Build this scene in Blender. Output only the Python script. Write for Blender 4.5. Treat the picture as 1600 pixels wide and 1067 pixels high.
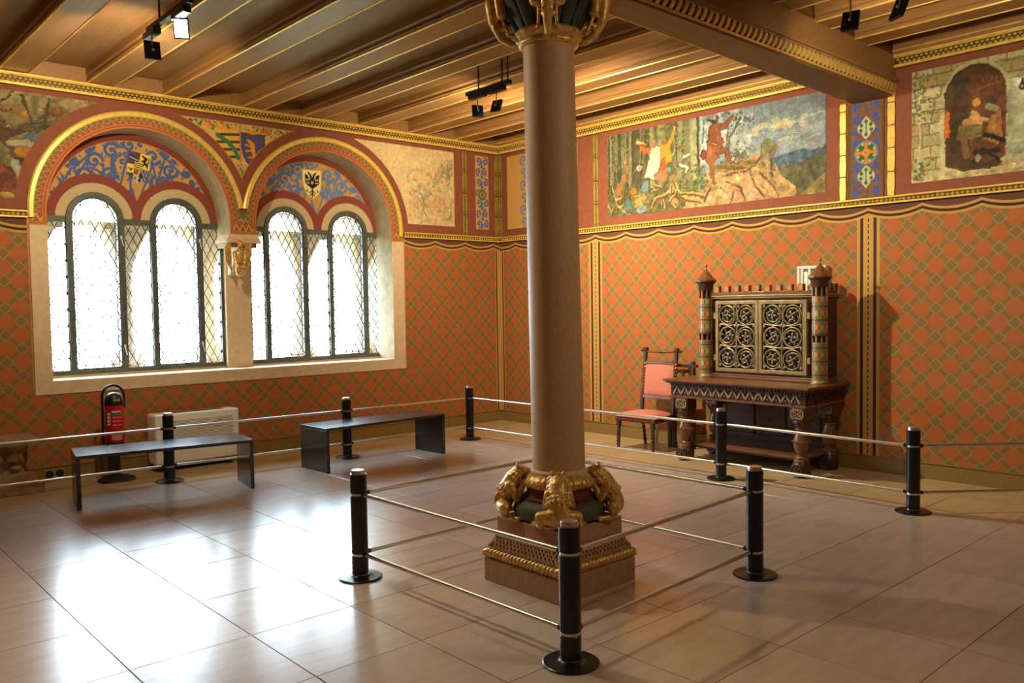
import bpy, bmesh, math, random
import numpy as np
from mathutils import Vector, Matrix
from mathutils.geometry import tessellate_polygon
R_ = math.radians
random.seed(7); RNG = np.random.default_rng(11)
scene = bpy.context.scene
for o in list(bpy.data.objects): bpy.data.objects.remove(o)
COL = scene.collection

# ------------------------------------------------------------------ camera, world, lights, exposure
cam_d = bpy.data.cameras.new('camera'); cam = bpy.data.objects.new('camera', cam_d); COL.objects.link(cam)
cam_d.sensor_width = 36; cam_d.lens = 1307.54*36/1600; cam_d.clip_start = .05; cam_d.clip_end = 200
_r = Vector((0.74164932, -0.6706204, -0.01498551)); _u = Vector((0.0400062, 0.02192099, 0.99895895)); _f = Vector((0.66959375, 0.74147673, -0.04308666))
cam.matrix_world = Matrix(((_r.x, _u.x, -_f.x, -7.9286), (_r.y, _u.y, -_f.y, -9.0181), (_r.z, _u.z, -_f.z, 1.6431), (0, 0, 0, 1)))
scene.camera = cam
scene.view_settings.view_transform = 'Standard'; scene.view_settings.look = 'None'
scene.view_settings.gamma = 1; scene.view_settings.use_curve_mapping = False
scene.view_settings.exposure = 1.36
w = bpy.data.worlds.new('overcast_sky'); scene.world = w; w.use_nodes = True
bg = w.node_tree.nodes['Background']; bg.inputs[0].default_value = (.70, .85, 1.0, 1); bg.inputs[1].default_value = 16.5
scene.cycles.use_denoising = True
scene.cycles.max_bounces = 8; scene.cycles.diffuse_bounces = 5; scene.cycles.transparent_max_bounces = 24
scene.cycles.sample_clamp_indirect = 8.0
def light(name, kind, loc, energy, color=(1, 1, 1), aim=None, **kw):
    d = bpy.data.lights.new(name, kind); o = bpy.data.objects.new(name, d); COL.objects.link(o)
    o.location = loc; d.energy = energy; d.color = color
    if aim is not None: o.rotation_euler = (Vector(aim)-Vector(loc)).to_track_quat('-Z', 'Y').to_euler()
    for k, v in kw.items(): setattr(d, k, v)
    return o
for i, (xa, xb) in enumerate(((-5.79, -3.92), (-3.62, -1.79))):      # daylight portals in the window openings
    p = light('window_daylight_portal', 'AREA', ((xa+xb)/2, 1.25, 1.95), 1, aim=((xa+xb)/2, -3, 1.95), shape='RECTANGLE', size=2.2, size_y=2.2)
    p.data.cycles.is_portal = True
WARM = (1.0, .82, .52)
SPOTS = [((-3.45, -8.50, 3.45), (-3.4, -5.5, .6), 6), ((-3.55, -8.75, 3.45), (-7.5, -5.5, 1.4), 30),
         ((-2.53, -2.62, 3.55), (-.2, -.3, 2.7), 130), ((-2.44, -2.92, 3.56), (0, -3.7, 2.0), 230),
         ((-5.68, -3.10, 3.60), (-7.3, -6.5, 1.0), 110), ((-5.62, -2.50, 3.55), (-5.4, .3, 3.0), 90),
         ((-2.45, -6.40, 3.50), (0, -6.2, 2.9), 45)]
for loc, aim, e in SPOTS:
    light('track_lamp_light', 'SPOT', loc, e, WARM, aim, spot_size=R_(135), spot_blend=1.0, shadow_soft_size=.05)

# ------------------------------------------------------------------ helpers
def tag(o, label=None, cat=None, group=None, kind=None):
    if label: o['label'] = label
    if cat: o['category'] = cat
    if group: o['group'] = group
    if kind: o['kind'] = kind
    return o
def empty(name, loc=(0, 0, 0), rz=0):
    o = bpy.data.objects.new(name, None); COL.objects.link(o); o.location = loc; o.rotation_euler = (0, 0, rz); o.empty_display_size = .1
    return o
def link_mesh(name, me, mat=None, parent=None, loc=(0, 0, 0), rz=0):
    o = bpy.data.objects.new(name, me); COL.objects.link(o); o.location = loc; o.rotation_euler = (0, 0, rz)
    if mat is not None and not me.materials: me.materials.append(mat)
    if parent is not None: o.parent = parent
    return o
def copy_tree(o, parent=None):
    c = o.copy(); COL.objects.link(c)
    if parent is not None: c.parent = parent
    for ch in list(o.children): copy_tree(ch, c)
    return c
class MB:
    def __init__(s): s.v = []; s.f = []; s.m = []; s.mi = 0
    def add(s, vs, fs):
        b = len(s.v); s.v += [tuple(map(float, p)) for p in vs]; s.f += [tuple(b+i for i in f) for f in fs]; s.m += [s.mi]*len(fs); return s
    def box(s, x0, x1, y0, y1, z0, z1, M=None):
        x0, x1 = min(x0, x1), max(x0, x1); y0, y1 = min(y0, y1), max(y0, y1); z0, z1 = min(z0, z1), max(z0, z1)
        vs = [(x0, y0, z0), (x1, y0, z0), (x1, y1, z0), (x0, y1, z0), (x0, y0, z1), (x1, y0, z1), (x1, y1, z1), (x0, y1, z1)]
        if M is not None: vs = [M @ Vector(p) for p in vs]
        return s.add(vs, [(0, 3, 2, 1), (4, 5, 6, 7), (0, 1, 5, 4), (1, 2, 6, 5), (2, 3, 7, 6), (3, 0, 4, 7)])
    def bar(s, p0, p1, w, h, up=(0, 0, 1)):
        p0 = Vector(p0); p1 = Vector(p1); d = (p1-p0); L = d.length; d.normalize()
        a = d.cross(Vector(up)); a.normalize(); b = a.cross(d)
        M = Matrix((( a.x, d.x, b.x, p0.x), (a.y, d.y, b.y, p0.y), (a.z, d.z, b.z, p0.z), (0, 0, 0, 1)))
        return s.box(-w/2, w/2, 0, L, -h/2, h/2, M)
    def tube(s, pts, r, n=8, caps=True, squash=None):
        pts = [Vector(p) for p in pts]; rs = r if isinstance(r, (list, tuple)) else [r]*len(pts)
        vs = []; fs = []; prev = None
        for i, p in enumerate(pts):
            d = (pts[min(i+1, len(pts)-1)]-pts[max(i-1, 0)]).normalized()
            if prev is None:
                a = d.cross(Vector((0, 0, 1)));
                if a.length < .1: a = d.cross(Vector((1, 0, 0)))
            else: a = prev-d*prev.dot(d)
            a.normalize(); prev = a; b = d.cross(a)
            for k in range(n):
                t = 2*math.pi*k/n; vs.append(p+(a*math.cos(t)+b*math.sin(t))*rs[i])
        for i in range(len(pts)-1):
            for k in range(n): fs.append((i*n+k, i*n+(k+1) % n, (i+1)*n+(k+1) % n, (i+1)*n+k))
        if caps: fs.append(tuple(range(n-1, -1, -1))); fs.append(tuple((len(pts)-1)*n+k for k in range(n)))
        return s.add(vs, fs)
    def lathe(s, prof, c=(0, 0, 0), n=24, M=None, rmod=None):
        vs = []; fs = []
        for (r, z) in prof:
            for k in range(n):
                t = 2*math.pi*k/n; rr = r*(rmod(t, z) if rmod else 1); p = Vector((c[0]+rr*math.cos(t), c[1]+rr*math.sin(t), c[2]+z))
                vs.append(M @ p if M is not None else p)
        m = len(prof)
        for i in range(m-1):
            for k in range(n): fs.append((i*n+k, i*n+(k+1) % n, (i+1)*n+(k+1) % n, (i+1)*n+k))
        fs.append(tuple(range(n-1, -1, -1))); fs.append(tuple((m-1)*n+k for k in range(n)))
        return s.add(vs, fs)
    def ball(s, c, r, n=8, m=6, M=None):
        r = r if isinstance(r, (list, tuple)) else (r, r, r)
        vs = [(0, 0, -1)]; fs = []
        for i in range(1, m):
            a = math.pi*i/m
            for k in range(n): t = 2*math.pi*k/n; vs.append((math.sin(a)*math.cos(t), math.sin(a)*math.sin(t), -math.cos(a)))
        vs.append((0, 0, 1)); L = len(vs)-1
        for k in range(n):
            fs.append((0, 1+(k+1) % n, 1+k)); fs.append((L, L-n+k, L-n+(k+1) % n))
            for i in range(m-2): a0 = 1+i*n; fs.append((a0+k, a0+(k+1) % n, a0+n+(k+1) % n, a0+n+k))
        out = []
        for p in vs:
            q = Vector((p[0]*r[0], p[1]*r[1], p[2]*r[2]))
            if M is not None: q = M @ q
            out.append(q+Vector(c))
        return s.add(out, fs)
    def prism(s, outer, holes, fn, d0, d1):
        """2-D polygon (with holes) to a slab: fn(u, v, d) -> point"""
        loops = [[Vector((u, v, 0)) for u, v in outer]]+[[Vector((u, v, 0)) for u, v in h] for h in holes]
        flat = [p for l in loops for p in l]; tris = tessellate_polygon(loops); n = len(flat)
        vs = [fn(p.x, p.y, d0) for p in flat]+[fn(p.x, p.y, d1) for p in flat]
        fs = [tuple(t) for t in tris]+[tuple(i+n for i in reversed(t)) for t in tris]; b = 0
        mi = s.mi; s.add(vs, fs); off = len(s.v)-2*n; sf = []
        for l in loops:
            m = len(l)
            for i in range(m): j = (i+1) % m; sf.append((off+b+i, off+b+j, off+n+b+j, off+n+b+i))
            b += m
        s.f += sf; s.m += [getattr(s, 'side_mi', mi)]*len(sf)
        return s
    def mesh(s, name, mats=(), smooth=False, fix=True):
        me = bpy.data.meshes.new(name); me.from_pydata(s.v, [], s.f)
        for m in mats: me.materials.append(m)
        if any(s.m): me.polygons.foreach_set('material_index', s.m)
        if fix:
            bm = bmesh.new(); bm.from_mesh(me); bmesh.ops.recalc_face_normals(bm, faces=bm.faces[:]); bm.to_mesh(me); bm.free()
        if smooth:
            me.polygons.foreach_set('use_smooth', [True]*len(me.polygons))
            try: me.set_sharp_from_angle(angle=R_(smooth if smooth is not True else 40))
            except Exception: pass
        me.update(); return me
    def build(s, name, mat, parent=None, smooth=False, bev=0, loc=(0, 0, 0), rz=0):
        mats = mat if isinstance(mat, (list, tuple)) else [mat]
        o = link_mesh(name, s.mesh(name, mats, smooth), None, parent, loc, rz)
        if bev:
            b = o.modifiers.new('bevel', 'BEVEL'); b.width = bev; b.segments = 2; b.limit_method = 'ANGLE'; b.angle_limit = R_(40)
        return o
FL = lambda u, v, d: (u, d, v)            # window wall: u = x, v = z, d = y
FR = lambda u, v, d: (d, u, v)            # right wall: u = y, v = z, d = x
def sculpt(name, caps, voxel, mat, smooth_it=4, extra=None):
    """organic body: tapered capsules and ellipsoids fused into one continuous surface"""
    mb = MB()
    for c in caps:
        if len(c) == 2: mb.ball(c[0], c[1], 12, 8)
        elif len(c) == 3: mb.ball(c[0], c[1], 12, 8, c[2])
        else:
            p0, r0, p1, r1 = c; p0 = Vector(p0); p1 = Vector(p1); L = (p1-p0).length; k = max(2, int(L/(min(r0, r1)*.45))+1)
            for i in range(k+1): t = i/k; mb.ball(p0.lerp(p1, t), r0+(r1-r0)*t, 10, 7)
    o = link_mesh('tmp', mb.mesh('tmp', fix=False))
    m = o.modifiers.new('r', 'REMESH'); m.mode = 'VOXEL'; m.voxel_size = voxel; m.use_smooth_shade = True
    s = o.modifiers.new('s', 'SMOOTH'); s.iterations = smooth_it; s.factor = .5
    dg = bpy.context.evaluated_depsgraph_get(); dg.update()
    me = bpy.data.meshes.new_from_object(o.evaluated_get(dg)); me.name = name
    me.materials.clear(); me.materials.append(mat)
    me.polygons.foreach_set('use_smooth', [True]*len(me.polygons))
    bpy.data.objects.remove(o); return me

# ------------------------------------------------------------------ materials
def lin(c):
    return tuple((x/255/12.92 if x/255 <= .04045 else ((x/255+.055)/1.055)**2.4) for x in c)
class X:                                     # tiny expression builder for shader maths
    nt = None
    def __init__(s, v): s.v = v
    @staticmethod
    def m(op, *a, clamp=False):
        n = X.nt.nodes.new('ShaderNodeMath'); n.operation = op; n.use_clamp = clamp
        for i, x in enumerate(a):
            if isinstance(x, X): X.nt.links.new(x.v, n.inputs[i])
            else: n.inputs[i].default_value = x
        return X(n.outputs[0])
    def __add__(s, o): return X.m('ADD', s, o)
    def __radd__(s, o): return X.m('ADD', s, o)
    def __sub__(s, o): return X.m('SUBTRACT', s, o)
    def __rsub__(s, o): return X.m('SUBTRACT', o, s)
    def __mul__(s, o): return X.m('MULTIPLY', s, o)
    def __rmul__(s, o): return X.m('MULTIPLY', s, o)
    def __truediv__(s, o): return X.m('DIVIDE', s, o)
    def abs(s): return X.m('ABSOLUTE', s)
    def fract(s): return X.m('FRACT', s)
    def lt(s, o): return X.m('LESS_THAN', s, o)
    def gt(s, o): return X.m('GREATER_THAN', s, o)
    def max(s, o): return X.m('MAXIMUM', s, o)
    def min(s, o): return X.m('MINIMUM', s, o)
def mixc(fac, a, b):
    n = X.nt.nodes.new('ShaderNodeMix'); n.data_type = 'RGBA'
    if isinstance(fac, X): X.nt.links.new(fac.v, n.inputs[0])
    else: n.inputs[0].default_value = fac
    for i, c in ((6, a), (7, b)):
        if isinstance(c, tuple): n.inputs[i].default_value = (*c[:3], 1)
        else: X.nt.links.new(c, n.inputs[i])
    return n.outputs[2]
def base_mat(name):
    m = bpy.data.materials.new(name); m.use_nodes = True; X.nt = m.node_tree
    return m, m.node_tree, m.node_tree.nodes['Principled BSDF']
def noise(nt, scale, detail=3, rough=.5, stretch=None, coord='Object', rot=None):
    tc = nt.nodes.new('ShaderNodeTexCoord'); n = nt.nodes.new('ShaderNodeTexNoise')
    n.inputs['Scale'].default_value = scale; n.inputs['Detail'].default_value = detail; n.inputs['Roughness'].default_value = rough
    if stretch:
        mp = nt.nodes.new('ShaderNodeMapping'); mp.inputs['Scale'].default_value = stretch
        nt.links.new(tc.outputs[coord], mp.inputs[0]); nt.links.new(mp.outputs[0], n.inputs[0])
    else: nt.links.new(tc.outputs[coord], n.inputs[0])
    return n.outputs[0]
def ramp(nt, fac, stops):
    r = nt.nodes.new('ShaderNodeValToRGB'); nt.links.new(fac, r.inputs[0]); e = r.color_ramp.elements
    while len(e) < len(stops): e.new(.5)
    for i, (p, c) in enumerate(stops): e[i].position = p; e[i].color = (*c, 1)
    return r.outputs[0]
def bump(nt, b, h, strength=.3, dist=.005):
    n = nt.nodes.new('ShaderNodeBump'); n.inputs['Strength'].default_value = strength; n.inputs['Distance'].default_value = dist
    nt.links.new(h, n.inputs['Height']); nt.links.new(n.outputs[0], b.inputs['Normal'])
def mat(name, c1, c2=None, rough=.6, metal=0, scale=8, stretch=None, bmp=.15, bdist=.003, spec=.5, rvar=0, coord='Object', detail=4):
    m, nt, b = base_mat(name); c1 = lin(c1); c2 = lin(c2) if c2 else tuple(x*.7 for x in c1)
    f = noise(nt, scale, detail, .55, stretch, coord)
    nt.links.new(ramp(nt, f, [(.32, c2), (.68, c1)]), b.inputs['Base Color'])
    b.inputs['Roughness'].default_value = rough; b.inputs['Metallic'].default_value = metal; b.inputs['Specular IOR Level'].default_value = spec
    if rvar:
        r = X.m('MULTIPLY_ADD', X(f), rvar*2, rough-rvar); nt.links.new(r.v, b.inputs['Roughness'])
    if bmp: bump(nt, b, f, bmp, bdist)
    return m
M = {}
M['plaster_red'] = mat('maroon_painted_plaster', (142, 80, 54), (130, 70, 46), .8, scale=14, bmp=.2)
M['beige_stone'] = mat('beige_sandstone', (228, 206, 168), (214, 190, 150), .8, scale=18, bmp=.25)
M['grey_stone'] = mat('grey_reveal_stone', (196, 180, 150), (172, 154, 126), .85, scale=10, bmp=.3)
M['wood_ceiling'] = mat('ceiling_timber', (154, 112, 64), (130, 92, 50), .5, scale=5, stretch=(6, .6, 6), bmp=.1, rvar=.08)
M['wood_beam'] = mat('beam_timber', (164, 120, 70), (140, 100, 56), .42, scale=5, stretch=(7, .5, 7), bmp=.08, rvar=.08)
M['wood_girder'] = mat('girder_timber', (126, 88, 50), (106, 72, 40), .5, scale=5, stretch=(.5, 7, 7), bmp=.1)
M['wood_dark'] = mat('dark_carved_walnut', (88, 54, 38), (58, 34, 26), .38, scale=7, stretch=(4, .7, 4), bmp=.1)
M['wood_mid'] = mat('polished_walnut', (132, 88, 56), (104, 66, 42), .28, scale=7, stretch=(4, .6, 4), bmp=.05)
M['wood_carv'] = mat('carved_light_oak', (168, 140, 98), (128, 98, 64), .5, scale=20, bmp=.2)
M['gold'] = mat('aged_gilding', (242, 202, 116), (176, 130, 62), .40, .4, scale=34, bmp=.5, bdist=.004, detail=6)
M['gold_leaf'] = mat('gold_leaf_moulding', (246, 216, 112), (228, 188, 84), .35, .25, scale=30, bmp=.25)
M['gold_dark'] = mat('moulding_ground_green_black', (92, 76, 26), (64, 52, 20), .5, .3, scale=30)
M['gold_bead'] = mat('gilded_beam_bead', (250, 214, 130), (226, 180, 96), .28, .5, scale=20, bmp=.1)
M['sandstone'] = mat('rose_sandstone', (190, 150, 112), (170, 130, 94), .85, scale=60, stretch=(1, 1, .35), bmp=.35, bdist=.003)
M['shaft'] = mat('brown_column_stone', (206, 170, 126), (190, 154, 112), .55, scale=90, stretch=(1, 1, .3), bmp=.25, bdist=.002)
M['torus_green'] = mat('green_grey_painted_stone', (88, 92, 74), (66, 68, 54), .6, scale=30)
M['scotia_red'] = mat('oxblood_painted_stone', (116, 52, 34), (84, 38, 26), .55, scale=25)
M['leaf_green'] = mat('dark_green_capital_leaf', (52, 62, 44), (34, 42, 32), .55, scale=16, stretch=(2, 2, .5))
M['black_post'] = mat('black_powder_coated_steel', (24, 24, 28), (16, 16, 20), .3, .2, scale=300, bmp=.1, bdist=.0005, spec=.6)
M['steel'] = mat('brushed_steel', (226, 222, 216), (214, 210, 204), .34, 1, scale=20, bmp=0)
M['bench'] = mat('blue_black_slate_bench', (44, 46, 50), (34, 36, 40), .21, 0, scale=26, bmp=.015, rvar=.03, spec=.8)
M['frame'] = mat('dark_lead_painted_iron', (98, 102, 96), (78, 82, 78), .5, .3, scale=20)
M['lead'] = mat('lead_came', (52, 52, 54), (40, 40, 42), .5, .4, scale=20)
M['cream'] = mat('cream_enamel', (246, 246, 236), (240, 238, 226), .4, scale=6, bmp=.02)
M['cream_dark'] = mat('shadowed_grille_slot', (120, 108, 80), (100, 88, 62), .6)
M['red'] = mat('red_extinguisher_enamel', (196, 26, 30), (176, 20, 26), .25, scale=4, bmp=.0)
M['black'] = mat('matt_black_plastic', (22, 22, 24), (14, 14, 16), .4, scale=20, bmp=.05)
M['white'] = mat('white_plastic', (226, 226, 218), (214, 214, 206), .45, scale=6, bmp=.0)
M['ink'] = mat('printed_label_pink', (228, 150, 140), (214, 120, 112), .5, scale=60, bmp=0)
M['blue'] = mat('printed_label_blue', (70, 110, 150), (60, 100, 140), .5, scale=6, bmp=0)
M['lime'] = mat('green_yellow_sticker', (130, 180, 50), (90, 160, 50), .5, scale=40, bmp=0)
M['salmon'] = mat('salmon_wool_upholstery', (220, 138, 120), (208, 124, 106), .85, scale=160, bmp=.3, bdist=.001)
M['brass'] = mat('brass_nail', (210, 160, 90), (180, 130, 70), .35, .9, scale=10, bmp=0)
M['iron_gilt'] = mat('gilt_wrought_grille', (160, 142, 102), (122, 104, 72), .45, .4, scale=30, bmp=.2)
M['gilt_frame'] = mat('gilt_door_frame', (172, 148, 100), (142, 116, 72), .42, .4, scale=14, bmp=.1)
M['cab_dark'] = mat('dark_cabinet_interior', (34, 28, 24), (24, 20, 18), .7)
M['orange_inlay'] = mat('orange_painted_inlay', (202, 142, 76), (168, 104, 52), .45, scale=40)
M['socket'] = mat('black_socket', (40, 40, 44), (26, 26, 30), .4)
M['baseboard'] = mat('olive_woven_baseboard_stone', (150, 122, 62), (128, 102, 50), .75, scale=120, stretch=(.35, .35, 1.0), bmp=.3)
M['limestone'] = mat('weathered_limestone', (176, 150, 116), (140, 114, 84), .8, scale=12, bmp=.35)
M['outer_stone'] = mat('exterior_brown_stone', (206, 184, 156), (166, 142, 116), .85, scale=16, bmp=.4)

def glass_mat():
    m, nt, b = base_mat('old_leaded_glass'); nt.nodes.remove(b)
    t = nt.nodes.new('ShaderNodeBsdfTransparent'); t.inputs[0].default_value = (.93, .96, .96, 1)
    g = nt.nodes.new('ShaderNodeBsdfGlossy'); g.inputs['Roughness'].default_value = .12
    mx = nt.nodes.new('ShaderNodeMixShader'); mx.inputs[0].default_value = .05
    nt.links.new(t.outputs[0], mx.inputs[1]); nt.links.new(g.outputs[0], mx.inputs[2]); nt.links.new(mx.outputs[0], nt.nodes['Material Output'].inputs[0])
    return m
M['glass'] = glass_mat()
def emit(name, c, s):
    m, nt, b = base_mat(name); b.inputs['Base Color'].default_value = (*c, 1); b.inputs['Emission Color'].default_value = (*c, 1); b.inputs['Emission Strength'].default_value = s
    return m
M['lamp_face'] = emit('lit_lamp_glass', (1, .97, .9), 22)

def floor_mat(name, c1, c2):
    m, nt, b = base_mat(name)
    oi = nt.nodes.new('ShaderNodeObjectInfo')
    tc = nt.nodes.new('ShaderNodeTexCoord'); mp = nt.nodes.new('ShaderNodeMapping'); mp.inputs['Scale'].default_value = (1.0, 4.0, 1)
    va = nt.nodes.new('ShaderNodeVectorMath'); va.operation = 'ADD'
    nt.links.new(tc.outputs['Object'], mp.inputs[0]); nt.links.new(mp.outputs[0], va.inputs[0]); nt.links.new(oi.outputs['Location'], va.inputs[1])
    n = nt.nodes.new('ShaderNodeTexNoise'); n.inputs['Scale'].default_value = 3.2; n.inputs['Detail'].default_value = 7; n.inputs['Roughness'].default_value = .62; n.inputs['Distortion'].default_value = .15
    nt.links.new(va.outputs[0], n.inputs[0])
    col = ramp(nt, n.outputs[0], [(.3, lin(c2)), (.7, lin(c1))])
    hs = nt.nodes.new('ShaderNodeHueSaturation'); nt.links.new(col, hs.inputs['Color'])
    nt.links.new(X.m('MULTIPLY_ADD', X(oi.outputs['Random']), .12, .94).v, hs.inputs['Value']); nt.links.new(hs.outputs[0], b.inputs['Base Color'])
    f2 = nt.nodes.new('ShaderNodeTexNoise'); f2.inputs['Scale'].default_value = 40; f2.inputs['Detail'].default_value = 3; nt.links.new(va.outputs[0], f2.inputs[0])
    r = X.m('MULTIPLY_ADD', X(n.outputs[0]), .05, .185); r = r+X.m('MULTIPLY_ADD', X(oi.outputs['Random']), .03, 0)
    nt.links.new(r.v, b.inputs['Roughness']); b.inputs['Specular IOR Level'].default_value = .55
    return m
M['tile'] = floor_mat('polished_travertine_tile', (206, 188, 172), (192, 172, 154))
M['tile_warm_light'] = floor_mat('warm_light_tinted_tile', (206, 180, 138), (192, 165, 124))  # same stone; warm light pool near the walls is put into the colour
M['grout'] = mat('dark_grout', (84, 66, 52), (70, 54, 42), .8)

def paint_mat():
    m, nt, b = base_mat('wall_painting_pigment')
    a = nt.nodes.new('ShaderNodeAttribute'); a.attribute_name = 'Col'
    f = noise(nt, 60, 4, .6)
    v = X.m('MULTIPLY_ADD', X(f), .3, .85)
    mu = nt.nodes.new('ShaderNodeVectorMath'); mu.operation = 'SCALE'; nt.links.new(a.outputs['Color'], mu.inputs[0]); nt.links.new(v.v, mu.inputs['Scale'])
    nt.links.new(mu.outputs[0], b.inputs['Base Color']); b.inputs['Roughness'].default_value = .75; b.inputs['Specular IOR Level'].default_value = .3
    bump(nt, b, f, .15, .002)
    return m
M['paint'] = paint_mat()

def wallpaper_mat(name, axis, u_ph, z_ph, cusps0, pitch, strips, sgn):
    """orange wall-cloth with olive lattice, scalloped painted top border and upright banded strips"""
    m, nt, b = base_mat(name)
    g = nt.nodes.new('ShaderNodeNewGeometry'); sp = nt.nodes.new('ShaderNodeSeparateXYZ'); nt.links.new(g.outputs['Position'], sp.inputs[0])
    u = X(sp.outputs[axis]); z = X(sp.outputs[2])
    nz = X(noise(nt, 7, 4, .6)); nf = X(noise(nt, 45, 3, .6))
    s = .1284
    du = (u-u_ph)/s; dz = (z-z_ph)/s
    a = (du+dz)*.5; c = (du-dz)*.5
    fa = ((a+.5).fract()-.5).abs(); fb = ((c+.5).fract()-.5).abs()
    mx = fa.max(fb); mn = fa.min(fb)
    jit = (nf-.5)*.035
    band = mn.lt(jit+.085)
    dia = mx.lt(.262); ring = X.m('MULTIPLY', mx.gt(.195), mx.lt(.250))
    dots = X.m('MULTIPLY', (fa-.100).abs().lt(.040), (fb-.100).abs().lt(.040))
    # flower: lobed blob round the lattice's half points
    notch = X.m('MULTIPLY', (fa-.30).abs().lt(.03), mn.lt(.085)).max(X.m('MULTIPLY', (fb-.30).abs().lt(.03), mn.lt(.085)))
    red1, red2 = lin((190, 113, 64)), lin((180, 100, 56)); oli, lite = lin((132, 114, 68)), lin((160, 144, 92)); yel = lin((200, 156, 86)); brn = lin((66, 42, 32)); top = lin((104, 66, 52))
    col = mixc(X.m('MULTIPLY', nz, 1.0), red1, red2)
    col = mixc(band.max(notch), col, oli)
    col = mixc(dia, col, oli); col = mixc(ring, col, lite)
    col = mixc(X.m('MULTIPLY', dots, dia), col, red2)
    # scallops
    t = ((u-cusps0)/pitch).fract(); sag = t*(1-t)*4*.048
    zc = 2.520-sag
    d = zc-z                                   # depth below the scallop line
    # strips
    for sx in strips:
        w_ = (u-sx).abs(); half = .110 if abs(sx) > .01 else .095
        inn = w_.lt(half)
        col = mixc(inn, col, yel)
        k = .0645 if abs(sx) > .01 else .0665
        col = mixc((w_-k).abs().lt(.0155 if abs(sx) > .01 else .010), col, brn)
        if abs(sx) > .01:
            dash = X.m('MULTIPLY', w_.lt(.006), (z*18).fract().lt(.6)); col = mixc(dash, col, brn)
    col = mixc(d.lt(.072), col, yel)
    blk = X.m('MULTIPLY', d.gt(.024), d.lt(.049)); col = mixc(blk, col, brn)
    col = mixc(d.lt(0.0), col, top)
    fade = mixc(X.m('MULTIPLY', nf, .16), col, lin((120, 84, 50)))
    nt.links.new(fade, b.inputs['Base Color']); b.inputs['Roughness'].default_value = .85; b.inputs['Specular IOR Level'].default_value = .25
    bump(nt, b, nf.v, .2, .002)
    return m
M['paper_L'] = wallpaper_mat('window_wall_cloth', 0, -1.436, 1.817, -.115, .5125, [0.0], 1)
M['paper_R'] = wallpaper_mat('right_wall_cloth', 1, -5.971, 1.817, -1.845, .5, [0.0, -1.842, -5.348], 1)

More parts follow.
